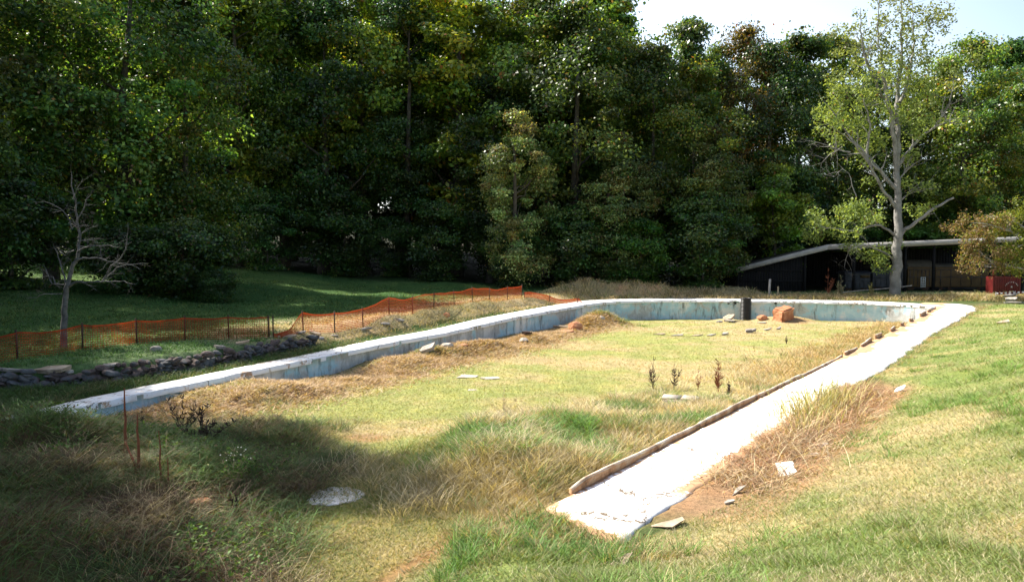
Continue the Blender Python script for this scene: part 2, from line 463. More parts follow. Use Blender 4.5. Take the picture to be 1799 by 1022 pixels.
def height(x, y):
    x = np.asarray(x, float); y = np.asarray(y, float)
    dp = sdist(x, y, pool)
    floor = np.interp(y, [4, 12, 20, 30, 44, 57, 60], [-0.22, -0.25, -0.48, -0.75, -1.05, -1.48, -1.5])
    rel = (x - O[0]) * E[0] + (y - O[1]) * E[1]
    s = (x - O[0]) * N[0] + (y - O[1]) * N[1]
    near_kerb = sst(-6, -0.3, s) * sst(0.3, -0.5, s - 0.3)
    floor = floor * (1 - 0.8 * sst(-7, -0.5, s) * sst(30, 10, y)) - 0.0
    # ridge of debris along the left wall, inside the pool
    dl = pdist(x, y, [tuple(p) for p in inner if p[1] < 50 and p[0] < 4])
    berm = np.exp(-((dl - 2.3) / 0.9) ** 2) * sst(16, 19, y) * sst(50, 44, y) * (0.04 + 0.40 * sst(0.3, 0.75, fbm(x, y, 2.4, 5)))
    berm = berm + np.exp(-((dl - 0.9) / 0.8) ** 2) * sst(27, 21, y) * 0.22
    floor = floor + berm
    for cx, cy, r, h in BUMPS:
        floor = floor + h * np.exp(-(((x - cx) ** 2 + (y - cy) ** 2) / (r * r)))
    floor = floor + (fbm(x, y, 3.0, 9, 4) - 0.5) * 0.20
    dh = sdist(x, y, hill)
    k = np.interp(y, [0, 12, 22, 35, 48, 60], [0.36, 0.36, 0.27, 0.15, 0.06, 0.01])
    hh = np.where(dh > 0, k * (np.sqrt(dh * dh + 0.25) - 0.5), 0)
    hh = 9.0 * (1 - np.exp(-hh / 9.0))
    hh = hh + (fbm(x, y, 2.5, 21, 4) - 0.5) * 0.13 * sst(0.1, 1.5, dh)
    dt = sdist(x, y, terr)
    wd = np.where(y < 29, 0.35, 1.6)
    tt = 0.46 * sst(-0.15, 1, dt / wd) * np.where(dt > -0.3, 1, 0)
    tt = tt * (1 + 0.35 * (fbm(x, y, 2.0, 33) - 0.5))
    far = sst(5, 45, dt) * 2.1 * sst(12, -8, x)
    far = far + (fbm(x, y, 6.0, 52, 4) - .5) * 0.9 * sst(6, 14, dt) * sst(12, 0, x)
    far = far + np.maximum(0, y - 88) * 0.07
    bermf = 0.85 * np.exp(-((y - 61.8) / 1.3) ** 2) * sst(1.5, 6, x) * sst(15.5, 12.5, x) * (0.6 + 0.8 * fbm(x, y, 1.6, 40))
    berm2 = 0.42 * np.exp(-((dt - 0.9) / 0.9) ** 2) * sst(32, 36, y) * sst(58, 52, y) * fbm(x, y, 3.2, 44) * 1.3
    out = tt + far + bermf + berm2 - 0.06 + (fbm(x, y, 2.0, 50) - 0.5) * 0.07 * sst(0.3, 2.0, -dp)
    out = out - 0.05 * np.exp(-((dt + 0.5) / 0.5) ** 2)
    z = np.where(dp > 0, floor, np.where(dh > 0, hh - 0.02, out))
    # soften the step under the coping, and at the grown-over shallow end
    hi = np.interp(y, [20, 45], [0.15, 0.75]); e = sst(0, 1, (dp + hi + 0.35) / 0.35)
    z = np.where((dp <= 0) & (dh <= 0) & (y > 13), floor * e + out * (1 - e), z)
    soft = sst(13.5, 11.5, y)
    z = np.where((y < 13.5) & (s < -0.05) & (dh < 0), floor, z)
    # foreground weed mound, lower left
    md = sst(2.7, 7.6, -x + (fbm(x, y, 3.0, 61) - 0.5) * 2.0) * sst(14.5, 11.6, y + (fbm(x, y, 2.0, 62) - 0.5) * 1.2)
    z = z + md * (1.30 + (fbm(x, y, 1.5, 63, 5) - 0.5) * 1.9)
    # small red bank where the lawn meets the low ground
    db = pdist(x, y, [(-2.4, 5.5), (-1.4, 8.4), (-0.7, 9.9), (0.4, 10.2)])
    z = z + 0.12 * np.exp(-(db / 0.5) ** 2) * fbm(x, y, 0.8, 70)
    # path bed
    on_path = (s > -0.02) & (s < ph(rel) + 0.1) & (rel > -0.95) & (rel < 46.5)
    z = np.where(on_path, np.minimum(z, -0.035), z)
    z = np.where(on_path & (s > pw(rel) - 0.06), -0.005, z)
    return z

def Q(px, py, z=-0.3): return P(px, py, z)
BUMPS = []
for (px, py, z, r, h) in [(1055, 566, -0.9, 1.5, 0.85), (1030, 572, -0.9, 1.2, 0.4), (810, 615, -0.6, 1.2, 0.42), (752, 620, -0.5, 1.1, 0.40),
                       (1390, 562, -1.2, 1.6, 0.45), (1345, 562, -1.2, 1.0, 0.3), (1275, 562, -1.2, 1.2, 0.3), (690, 635, -0.5, 1.4, 0.30),
                       (930, 598, -0.8, 1.1, 0.25), (415, 676, -0.3, 1.0, 0.30), (350, 690, -0.2, 1.1, 0.22),
                       (850, 800, -0.25, 1.3, 0.55), (950, 850, -0.25, 1.0, 0.35), (960, 760, -0.25, 1.0, 0.3), (820, 850, -0.25, 0.9, 0.25), (1080, 760, -0.2, 1.3, 0.2),
                       (400, 780, -0.3, 1.6, 0.35), (470, 800, -0.3, 1.2, 0.30)]:
    a, b = P(px, py, z); BUMPS.append((a, b, r, h))

# warped grid
def axis(lo, hi, c, base, g):
    pos = [c]; 
    while pos[-1] < hi: pos.append(pos[-1] + base + g * max(0, pos[-1] - c))
    neg = [c]
    while neg[-1] > lo: neg.append(neg[-1] - base - g * max(0, c - neg[-1]))
    return np.array(neg[::-1][:-1] + pos)
GX = axis(-520, 520, 0.0, 0.09, 0.0125)
GY = np.concatenate([axis(-40, 7, 7, 0.09, 0.06)[:-1], axis(6.9, 600, 7, 0.09, 0.0105)[1:]])
GY = np.unique(GY)
XX, YY = np.meshgrid(GX, GY)
ZZ = height(XX, YY)

DP = sdist(XX, YY, pool); DH = sdist(XX, YY, hill); DT = sdist(XX, YY, terr)
SS = (XX - O[0]) * N[0] + (YY - O[1]) * N[1]; AA = (XX - O[0]) * E[0] + (YY - O[1]) * E[1]
DL = pdist(XX, YY, [tuple(p) for p in inner if p[1] < 52 and p[0] < 5])

# ---- cover maps: dry (0 green .. 1 straw), soil, weeds
def lerp(a, b, t):
    return np.asarray(a)[None, None, :] * (1 - t[..., None]) + np.asarray(b)[None, None, :] * t[..., None] if np.ndim(a) == 1 else a * (1 - t[..., None]) + np.asarray(b)[None, None, :] * t[..., None]
n1 = fbm(XX, YY, 3.5, 101, 5); n2 = fbm(XX, YY, 1.0, 111, 4); n3 = fbm(XX, YY, 8.0, 121, 3)
nm = fbm(XX + 0.6 * YY, YY * 1.5, 5.0, 131, 5)
# hillside lawn
dry_h = sst(0.43, 0.74, 0.55 * n1 + 0.3 * n2 + 0.15 * n3 + 0.10 * sst(6, 0, DH) - 0.03)
# meadow in the pool: lime against tan
dry_m = sst(0.36, 0.62, 0.6 * nm + 0.4 * n2 + 0.05 + 0.16 * sst(-5.0, -1.0, SS) * sst(14, 24, AA) - 0.10 * sst(7, 3, np.abs(DL - 6)) )
col_h = lerp(np.array([0.155, 0.20, 0.058]), (0.37, 0.30, 0.155), dry_h)
col_m = lerp(np.array([0.27, 0.285, 0.10]), (0.38, 0.305, 0.165), dry_m)
COL = np.where((DP > 0)[..., None], col_m, col_h)
# greener low ground near the camera
gl = sst(16.5, 12.5, YY + 0.9 * (n1 - 0.5) * 4) * (DP > 0)
COL = COL * (1 - gl[..., None] * 0.85) + (np.array([0.165, 0.17, 0.05]) * (1 - dry_m[..., None] * .6) + np.array([0.30, 0.24, 0.10]) * dry_m[..., None] * .6) * gl[..., None] * 0.85
# terrace left of the pool
out = (DP <= 0) & (DH <= 0)
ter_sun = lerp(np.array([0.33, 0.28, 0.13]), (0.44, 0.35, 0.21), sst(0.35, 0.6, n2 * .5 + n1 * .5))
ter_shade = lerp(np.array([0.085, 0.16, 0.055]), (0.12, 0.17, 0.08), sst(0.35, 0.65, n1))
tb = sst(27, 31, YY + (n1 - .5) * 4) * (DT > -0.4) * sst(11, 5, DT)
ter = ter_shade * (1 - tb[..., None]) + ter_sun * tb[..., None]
back = lerp(np.array([0.045, 0.10, 0.028]), (0.08, 0.14, 0.04), sst(0.35, 0.65, n1))  # back lawn green darkened to add shade to the colour
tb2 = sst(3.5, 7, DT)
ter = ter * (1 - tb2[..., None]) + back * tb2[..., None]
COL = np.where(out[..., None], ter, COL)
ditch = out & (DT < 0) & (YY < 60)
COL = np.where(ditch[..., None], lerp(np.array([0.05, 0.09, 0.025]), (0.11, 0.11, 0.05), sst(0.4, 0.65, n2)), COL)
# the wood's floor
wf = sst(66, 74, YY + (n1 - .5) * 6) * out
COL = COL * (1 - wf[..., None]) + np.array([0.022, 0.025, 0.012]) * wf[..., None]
# strip behind the far coping: straw
fs = sst(56, 58.5, YY) * sst(67, 64, YY) * sst(4, 8, XX) * (DP <= 0)
strw = lerp(np.array([0.25, 0.2, 0.10]), (0.40, 0.31, 0.17), n2)
COL = COL * (1 - fs[..., None]) + strw * fs[..., None]
def soil(mask, c=(0.27, 0.145, 0.075)):
    global COL
    COL = COL * (1 - mask[..., None]) + np.array(c)[None, None, :] * mask[..., None]
hay = np.array([0.36, 0.26, 0.15])
bm = np.exp(-((DL - 2.2) / 1.2) ** 2) * (DP > 0) * sst(16, 18, YY) * sst(52, 46, YY)
soil(np.clip(bm * 1.2, 0, 1) * sst(0.30, 0.55, n2), (0.42, 0.31, 0.19))
soil(np.clip(bm * 1.3, 0, 1) * sst(0.50, 0.66, n2), (0.30, 0.18, 0.11))
soil(np.exp(-((SS + 0.55) / 0.45) ** 2) * (AA > -1.5) * (AA < 20) * sst(0.42, 0.62, n2) * 0.8, (0.36, 0.23, 0.13))
# red soil: under the dry weeds right of the path and at its near end
wz = sst(0.55, 0.2, np.abs(SS - 2.2) - 0.45) * sst(-0.8, 0.5, AA) * sst(14.5, 12.5, AA)
soil(np.clip(wz, 0, 1) * (0.6 + 0.4 * n2), (0.36, 0.22, 0.13))
db = pdist(XX, YY, [(-1.5, 8.0), (-0.8, 9.6), (0.2, 10.35), (0.9, 10.3)])
soil(sst(0.34, 0.05, db + (n2 - .5) * 0.9) * 0.65, (0.27, 0.13, 0.065))
bx, by = P(255, 703, 0.0)
soil(sst(1.6, 0.6, np.hypot(XX - bx, (YY - by) * 0.8) + (n2 - .5) * .6) * 0.8, (0.24, 0.10, 0.055))
# far berm with bare reddish dirt
fb = np.exp(-((YY - 62) / 1.2) ** 2) * sst(6, 9, XX) * sst(15.5, 13, XX)
soil(fb * sst(0.42, 0.56, n2), (0.42, 0.25, 0.14))
rx = sst(38, 42, XX) * sst(66, 60, YY) * sst(55, 58, YY)
soil(rx * sst(0.35, 0.55, n2), (0.40, 0.20, 0.11))
for (px, py, z, r) in [(1030, 572, -0.9, 1.1), (815, 612, -0.5, 0.9), (1395, 565, -1.2, 1.5), (1000, 770, -0.2, 0.7), (985, 745, -0.2, .5), (640, 765, -.3, 0.8), (900, 758, -.3, .5)]:
    a, b = P(px, py, z); soil(sst(r, r * .4, np.hypot(XX - a, YY - b) + (n2 - .5) * r) * 0.75, (0.30, 0.17, 0.10))
# mound, lower left: dark soil and rotting straw between the weeds
MD = sst(2.3, 4.6, -XX + (n1 - 0.5) * 2.4 + sst(12, 9, YY) * 0.5) * sst(15.6, 13.6, YY)
COL = COL * (1 - MD[..., None]) + lerp(np.array([0.045, 0.06, 0.022]), (0.12, 0.075, 0.042), sst(0.42, 0.62, n2)) * MD[..., None]
COL = COL * (0.85 + 0.3 * fbm(XX, YY, 0.35, 140, 3))[..., None]

nx, ny = len(GX), len(GY)
i = (np.arange(ny - 1)[:, None] * nx + np.arange(nx - 1)[None, :]).ravel()
F = np.stack([i, i + 1, i + nx + 1, i + nx], 1)
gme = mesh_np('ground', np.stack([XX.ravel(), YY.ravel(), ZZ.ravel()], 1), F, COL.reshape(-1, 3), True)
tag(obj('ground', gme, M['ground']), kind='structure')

def bil(G, x, y):
    x = np.clip(np.asarray(x, float), GX[1], GX[-2]); y = np.clip(np.asarray(y, float), GY[1], GY[-2])
    ix = np.searchsorted(GX, x, side='right') - 1; iy = np.searchsorted(GY, y, side='right') - 1
    fx = (x - GX[ix]) / (GX[ix + 1] - GX[ix]); fy = (y - GY[iy]) / (GY[iy + 1] - GY[iy])
    if G.ndim == 3: fx = fx[..., None]; fy = fy[..., None]
    return (G[iy, ix] * (1 - fx) + G[iy, ix + 1] * fx) * (1 - fy) + (G[iy + 1, ix] * (1 - fx) + G[iy + 1, ix + 1] * fx) * fy
def gz(x, y): return float(bil(ZZ, np.array([x]), np.array([y]))[0])
def GP(px, py):
    """where the photograph's ray meets the ground"""
    r = ray(px, py); t = 3.0
    while t < 300:
        p = r * t + np.array([0, 0, CAMZ])
        if p[2] <= gz(p[0], p[1]): break
        t *= 1.01
    lo, hi = t / 1.01, t
    for _ in range(14):
        mt = (lo + hi) / 2; p = r * mt + np.array([0, 0, CAMZ])
        if p[2] <= gz(p[0], p[1]): hi = mt
        else: lo = mt
    p = r * hi + np.array([0, 0, CAMZ])
    return np.array([p[0], p[1], gz(p[0], p[1])])

# ------------------------------------------------------------------ path and pool
def strip(name, A, B, z0, th, mat, parent=None, across=8, dirt=None, jitter=0.03, zr=0.012):
    """slab between two edge lines (same length), ragged edges, real thickness"""
    A = np.asarray(A, float).copy(); B = np.asarray(B, float).copy()
    n = len(A)
    d = B - A; d /= np.linalg.norm(d, axis=1)[:, None]
    A += d * (rs.rand(n, 1) - .5) * jitter * 2; B += d * (rs.rand(n, 1) - .5) * jitter * 2
    t = np.linspace(0, 1, across)
    top = A[:, None, :] * (1 - t)[None, :, None] + B[:, None, :] * t[None, :, None]
    z = z0 + (rs.rand(n, across) - .5) * zr
    Vt = np.concatenate([top, z[..., None]], 2).reshape(-1, 3)
    Vb = Vt.copy(); Vb[:, 2] -= th
    i = (np.arange(n - 1)[:, None] * across + np.arange(across - 1)[None, :]).ravel()
    F = [np.stack([i, i + across, i + across + 1, i + 1], 1)]
    m = n * across
    for j, sgn in ((0, 1), (across - 1, -1)):
        k = np.arange(n - 1) * across + j
        q = np.stack([k, k + m, k + across + m, k + across], 1)
        F.append(q if sgn > 0 else q[:, ::-1])
    for rowi, sgn in ((0, -1), (n - 1, 1)):
        k = rowi * across + np.arange(across - 1)
        q = np.stack([k, k + m, k + 1 + m, k + 1], 1)
        F.append(q if sgn > 0 else q[:, ::-1])
    V = np.concatenate([Vt, Vb])
    dd = np.zeros((n, across)) if dirt is None else dirt(top[..., 0], top[..., 1])
    dd = np.concatenate([dd.ravel(), dd.ravel()])
    return obj(name, mesh_np(name, V, np.concatenate(F), np.repeat(dd[:, None], 3, 1)), mat, parent)

poolt = thing('swimming_pool', (0, 30, 0), 'derelict drained swimming pool with flaking blue walls, white rim and a grassy floor', 'swimming pool')
def child(o, p):
    o.parent = p; o.matrix_parent_inverse = Matrix.Translation(-Vector(p.location))
    return o
ii = resample(np.concatenate([inner, outer], 1), 0.3)
Ai, Bi = ii[:, :2], ii[:, 2:]
nj = fbm(np.arange(len(Ai)) * 0.3, np.zeros(len(Ai)), 1.2, 300) - .5
Ai = Ai + (Ai - Bi) / np.linalg.norm(Ai - Bi, axis=1)[:, None] * (0.06 + nj[:, None] * 0.25)
cop_dirt = lambda x, y: 0.18 + 0.25 * (fbm(x, y, 1.0, 301) > 0.66) + 0.14 * sst(26, 20, y)
child(strip('coping', Ai, Bi, 0.0, 0.16, M['concrete'], None, 6, cop_dirt, 0.025), poolt)
# wall below the coping
wl = resample(inner, 0.35)
zl = np.array([-0.03, -0.3, -0.6, -1.0, -1.7])
tn2 = np.gradient(wl, axis=0); tn2 /= np.linalg.norm(tn2, axis=1)[:, None]; nn2 = np.stack([-tn2[:, 1], tn2[:, 0]], 1)
V = []
for j, z in enumerate(zl):
    off = (fbm(wl[:, 0] + z, wl[:, 1], 1.5, 310 + j) - .5) * 0.05
    V.append(np.concatenate([wl + nn2 * off[:, None], np.full((len(wl), 1), z)], 1))
V = np.array(V)
nb = len(wl)
Vall = np.concatenate([V.reshape(-1, 3), np.concatenate([wl + nn2 * 0.25, np.full((nb, 1), -0.03)], 1), np.concatenate([wl + nn2 * 0.25, np.full((nb, 1), -1.7)], 1)])
F = []
for j in range(len(zl) - 1):
    k = np.arange(nb - 1); F.append(np.stack([j * nb + k, j * nb + k + 1, (j + 1) * nb + k + 1, (j + 1) * nb + k], 1)[:, ::-1])
k = np.arange(nb - 1); b0 = len(zl) * nb
F.append(np.stack([b0 + k, b0 + k + 1, k + 1, k], 1)); F.append(np.stack([b0 + k, b0 + nb + k, b0 + nb + k + 1, b0 + k + 1], 1))
wall = child(obj('wall', mesh_np('wall', Vall, np.concatenate(F)), M['poolwall']), poolt)
# dark inlet holes in the far wall
for px in (1280, 1292, 1363):
    p = PD(px, 532.5, np.interp((px - 899.5) / 1300 * 56, inner[18:, 0], inner[18:, 1]) - 0.05)
    th = np.linspace(0, 2 * np.pi, 12, endpoint=False)
    Vh = np.concatenate([[[p[0] + 0.09 * math.cos(t), p[1], p[2] + 0.09 * math.sin(t)] for t in th], [[p[0] + 0.09 * math.cos(t), p[1] + 0.3, p[2] + 0.09 * math.sin(t)] for t in th]])
    F = [[a, (a + 1) % 12, 12 + (a + 1) % 12, 12 + a] for a in range(12)]
    me = bpy.data.meshes.new('inlet'); me.from_pydata([tuple(v) for v in Vh], [], [tuple(f) for f in F] + [tuple(range(12))]); 
    child(obj('inlet', me, M['black_plastic']), poolt)
# path
aa = np.arange(-0.85, 45.0, 0.3)
PA = [K(a, 0.0) for a in aa]; PB = [K(a - 0.5 * sst(4, -0.9, a), pw(a)) for a in aa]
for ain, bo in [((1652, 540.5), (1715, 542)), ((1648, 539), (1708, 537.6)), ((1640, 537.8), (1690, 534.2)), ((1626, 536.4), (1655, 531.8)), ((1606, 535), (1626, 530.9))]:
    PA.append(np.array(P(*ain))); PB.append(np.array(P(*bo)))
PA = np.array(PA); PB = np.array(PB)
je = (fbm(np.arange(len(PB)) * .3, np.zeros(len(PB)), 1.0, 320) - .5)
PB = PB + (PB - PA) / np.linalg.norm(PB - PA, axis=1)[:, None] * je[:, None] * 0.22
def path_dirt(x, y):
    s = (x - O[0]) * N[0] + (y - O[1]) * N[1]; a = (x - O[0]) * E[0] + (y - O[1]) * E[1]
    d = 0.9 * sst(0.30 + 0.25 * (a > 18), 0.02, s) * (0.62 + 0.35 * (a > 17)) 
    d = d + 0.7 * sst(0.5, 0.1, s - 0.35) * sst(17, 21, a) * sst(43, 38, a) * sst(0.40, 0.60, fbm(x, y, 0.9, 330))
    d = np.maximum(d, 0.75 * sst(0.5, 0.1, pw(a) - s) * sst(0.0, 1.5, a) * sst(13.5, 12, a))
    d = np.maximum(d, 0.8 * sst(0.35, 0.0, a + 0.95 + 0.3 * s))
    return d + 0.05
tag(strip('path', PA, PB, 0.0, 0.14, M['concrete'], None, 14, path_dirt, 0.035, 0.008), kind='structure')
# kerb: thin upstand between path and meadow, whole near the camera and broken further off
def kerb(a0, a1, h0, h1, w=0.06):
    a = np.arange(a0, a1 + .01, 0.22)
    n = len(a); wob = (fbm(a, a * 0, 3.0, 341) - .5) * 0.14
    h = np.interp(a, [a0, a0 + (0.3 if a0 < 0 else .01), a1], [0.07 if a0 < 0 else h0, h0, h1]) + (fbm(a, a * 0 + 5, 1.6, 343, 5) - .5) * 0.12
    Vs = []
    for s, z in ((-w, -0.6), (-w - .01, h - 0.012), (-w + 0.02, h), (-0.02, h - 0.004), (0.002, h - 0.03), (0.004, -0.12)):
        p = O[None] + E[None] * a[:, None] + N[None] * (s + wob + (rs.rand(n) - .5) * 0.006)[:, None]
        zz = z if np.ndim(z) else np.full(n, z)
        Vs.append(np.concatenate([p, (zz + (rs.rand(n) - .5) * 0.006)[:, None]], 1))
    Vs = np.array(Vs); F = []
    k = np.arange(n - 1)
    for j in range(5): F.append(np.stack([j * n + k, j * n + k + 1, (j + 1) * n + k + 1, (j + 1) * n + k], 1))
    Fm = np.concatenate(F)
    e = [[0, n, 2 * n, 5 * n], [2 * n, 3 * n, 4 * n, 5 * n]]
    e += [[x + n - 1 for x in q][::-1] for q in e]
    return Vs.reshape(-1, 3), np.concatenate([Fm, np.array(e)])
def mat_kerb():
    m, n, l, out = mat_new('kerb')
    tc = n.new('ShaderNodeTexCoord'); g = n.new('ShaderNodeNewGeometry'); sp = n.new('ShaderNodeSeparateXYZ'); l.new(g.outputs['True Normal'], sp.inputs[0])
    t = noise(n, l, 2.2, 8, 0.7, tc.outputs['Object'])
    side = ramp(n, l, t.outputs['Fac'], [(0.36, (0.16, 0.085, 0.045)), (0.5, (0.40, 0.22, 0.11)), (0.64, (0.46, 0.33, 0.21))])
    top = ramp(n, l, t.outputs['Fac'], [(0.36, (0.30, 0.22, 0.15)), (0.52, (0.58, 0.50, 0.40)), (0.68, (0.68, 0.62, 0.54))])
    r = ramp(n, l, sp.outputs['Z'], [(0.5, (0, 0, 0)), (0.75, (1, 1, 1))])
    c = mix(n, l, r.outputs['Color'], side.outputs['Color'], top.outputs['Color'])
    p = n.new('ShaderNodeBsdfPrincipled'); p.inputs['Roughness'].default_value = 0.9; p.inputs['Specular IOR Level'].default_value = 0.15
    l.new(c, p.inputs['Base Color'])
    b = n.new('ShaderNodeBump'); b.inputs['Strength'].default_value = 0.9; b.inputs['Distance'].default_value = 0.03
    t5 = noise(n, l, 11, 8, 0.7, tc.outputs['Object']); l.new(t5.outputs['Fac'], b.inputs['Height']); l.new(b.outputs[0], p.inputs['Normal'])
    l.new(p.outputs[0], out.inputs['Surface'])
    return m
M['kerb'] = mat_kerb()
segs = [(-0.05, 9.2, 0.135, 0.10), (9.25, 18.6, 0.10, 0.06), (18.9, 21.2, 0.09, 0.08), (21.8, 24.0, 0.11, 0.15), (25.0, 26.6, 0.17, 0.12), (28.5, 30.0, 0.16, 0.18), (31.6, 32.5, 0.15, 0.15), (34.4, 35.5, 0.2, 0.15), (38.2, 41.0, 0.2, 0.16), (42, 43.5, 0.14, 0.18)]
for sg in segs:
    v, f = kerb(*sg); child(obj('kerb', mesh_np('kerb', v, f), M['kerb']), poolt)

# ------------------------------------------------------------------ rocks and slabs
def rock_mesh(name, sx, sy, sz, seed, flat=0.0, sub=2):
    import bmesh
    bm = bmesh.new()
    if flat:
        r = np.random.RandomState(seed)
        n = r.randint(5, 8); th = np.sort(r.rand(n) * 2 * np.pi * 0.35 + np.arange(n) * 2 * np.pi / n)
        pts = [(math.cos(t) * sx / 2 * (0.75 + 0.35 * r.rand()), math.sin(t) * sy / 2 * (0.75 + 0.35 * r.rand())) for t in th]
        lo = [bm.verts.new((x * 0.93, y * 0.93, -sz / 2)) for x, y in pts]; hi = [bm.verts.new((x, y, sz / 2 + (r.rand() - .5) * sz * 0.3)) for x, y in pts]
        bm.faces.new(lo[::-1]); bm.faces.new(hi)
        for k in range(n): bm.faces.new((lo[k], lo[(k + 1) % n], hi[(k + 1) % n], hi[k]))
        bmesh.ops.triangulate(bm, faces=bm.faces[:])
        bmesh.ops.subdivide_edges(bm, edges=bm.edges[:], cuts=2, use_grid_fill=True)
        for v in bm.verts:
            v.co += Vector((r.rand() - .5, r.rand() - .5, (r.rand() - .5) * .6)) * min(sx, sy) * 0.035
    else:
        r = np.random.RandomState(seed)
        bmesh.ops.create_icosphere(bm, subdivisions=sub + 1, radius=0.5)
        pl = [(Vector(r.randn(3)).normalized(), 0.33 + 0.12 * r.rand()) for _ in range(11)]
        for v in bm.verts:
            for nn, d in pl:
                e = v.co.dot(nn) - d
                if e > 0: v.co -= nn * e
        for v in bm.verts:
            v.co += Vector((r.rand() - .5, r.rand() - .5, r.rand() - .5)) * 0.03
            v.co.x *= sx * 1.25; v.co.y *= sy * 1.25; v.co.z *= sz * 1.25
    me = bpy.data.meshes.new(name); bm.to_mesh(me); bm.free()
    return me

def boulder_mesh(name, sx, sy, sz):
    import bmesh
    bm = bmesh.new(); bmesh.ops.create_cube(bm, size=1.0)
    bmesh.ops.bevel(bm, geom=bm.edges[:], offset=0.10, segments=2, affect='EDGES')
    bmesh.ops.triangulate(bm, faces=bm.faces[:]); bmesh.ops.subdivide_edges(bm, edges=bm.edges[:], cuts=3, use_grid_fill=True)
    r = np.random.RandomState(4)
    for v in bm.verts:
        c = v.co.copy(); f = 1 + 0.16 * (float(vnoise(c.x + c.z * 2 + 9, c.y - c.z + 5, 0.35, 8)) - .5) + 0.2 * (float(vnoise(c.x * 1.0 + 3, c.z + c.y + 7, 0.8, 3)) - .5)
        v.co = Vector((c.x * sx * f + 0.10 * sx * c.z, c.y * sy * f, c.z * sz * f + 0.06 * sz * c.x)) + Vector(r.randn(3)) * 0.008 * sx
    me = bpy.data.meshes.new(name); bm.to_mesh(me); bm.free(); return me

def round_slab(name, w, d, h, seed):
    r = np.random.RandomState(seed); n = 40; th = np.linspace(0, 2 * np.pi, n, endpoint=False)
    rr = 1 + 0.07 * np.sin(2 * th + 1) + 0.05 * np.sin(3 * th + 2) + 0.035 * np.sin(7 * th) + 0.03 * r.randn(n)
    V = []
    for k, (q, z) in enumerate([(1.0, -h), (1.0, 0.0), (0.95, h * .5), (0.8, h * .6), (0.55, h * .7), (0.25, h * .65)]):
        V += [(math.cos(t) * q * w / 2 * a, math.sin(t) * q * d / 2 * a, z + .004 * r.randn()) for t, a in zip(th, rr)]
    V.append((0, 0, h * .65)); F = [(k * n + j, k * n + (j + 1) % n, (k + 1) * n + (j + 1) % n, (k + 1) * n + j) for k in range(5) for j in range(n)]
    F += [(5 * n + j, 5 * n + (j + 1) % n, 6 * n) for j in range(n)]
    me = bpy.data.meshes.new(name); me.from_pydata(V, [], F); return me

def stone(px, py, wpx, hfac, mat, label, seed, name='stone', cat='stone', group=None, flat=False, tilt=(0, 0, 0), depth=0.8, lift=0.25, dz=0):
    p = GP(px, py); d = p[1]; w = wpx / FPX * d
    sz = w * hfac * (0.65 if flat else 1)
    me = round_slab(name, w, w * depth, sz * .5, seed) if seed == 70 else boulder_mesh(name, w, w * depth, sz) if seed == 37 else rock_mesh(name, w, w * depth, sz, seed, flat)
    o = obj(name, me, mat)
    o.location = (p[0], p[1], p[2] + sz * lift + dz)
    o.rotation_euler = tilt
    return tag(o, label, cat, group)

G1 = 'loose flat slabs on the bank left of the pool'
T = M['slab_tan']; GR = M['rock_grey']; PL = M['rock_pale']; RR = M['rock_red']
stone(90, 652, 75, 0.14, T, 'large brown flat slab on the grass at the far left of the stone wall', 1, 'stone_slab', 'slab', G1, True, (R(8), R(-6), 0.3), 0.6, 0.6)
stone(18, 652, 62, 0.13, GR, 'grey flat slab at the left edge of the photo on the shaded bank', 2, 'stone_slab', 'slab', G1, True, (R(-5), R(6), 0.2), 0.6, 0.6)
stone(122, 655, 13, 0.6, PL, 'small white stone beside the large brown slab', 3)
stone(193, 643, 34, 0.18, GR, 'pale grey slab lying flat on top of the stone wall', 4, 'stone_slab', 'slab', G1, True, (R(4), R(-3), 0.8), 0.7, 0.6)
stone(275, 616, 18, 0.6, GR, 'lone grey stone on the green bank just below the orange fence', 5)
stone(385, 612, 26, 0.3, GR, 'grey slab half sunk in the bank where the grass turns sunlit', 6, 'stone_slab', 'slab', G1, True, (R(6), R(5), 1.1), 0.7, 0.6)
stone(424, 605, 34, 0.16, T, 'long tilted tan slab on the bank below the left fence post row', 7, 'stone_slab', 'slab', G1, True, (R(10), R(-12), 0.4), 0.5, 1.0)
stone(488, 594, 34, 0.16, T, 'tilted pale slab propped at the gap in the orange fence', 8, 'stone_slab', 'slab', G1, True, (R(10), R(-14), 0.2), 0.6, 1.2)
stone(508, 594, 28, 0.20, T, 'thick tan slab lying against the propped slab by the fence gap', 9, 'stone_slab', 'slab', G1, True, (R(8), R(-4), 0.9), 0.6, 0.9)
stone(527, 586, 26, 0.16, GR, 'highest slab of the heap under the sagging net', 10, 'stone_slab', 'slab', G1, True, (R(6), R(-8), 0.1), 0.6, 0.9)
stone(551, 586, 30, 0.16, T, 'long slab sloping down to the right at the end of the heap', 11, 'stone_slab', 'slab', G1, True, (R(4), R(14), -0.3), 0.5, 0.9)
stone(563, 595, 14, 0.4, PL, 'small pale stone at the foot of the slab heap', 12)
stone(588, 590, 12, 0.3, GR, 'small flat grey stone on the straw bank right of the slab heap', 13)
stone(640, 580, 42, 0.10, GR, 'thin wide grey slab in the straw below the bright orange net', 14, 'stone_slab', 'slab', G1, True, (R(2), R(-5), 0.0), 0.5, 0.9)
stone(702, 564, 14, 0.4, GR, 'small grey stone on the dry bank near the middle fence posts', 15)
stone(676, 570, 16, 0.3, GR, 'flat dark stone on the dry bank below the bright net', 16)
stone(785, 556, 10, 0.9, M['rock_red'], 'small upright red stone on top of the dry bank', 17)
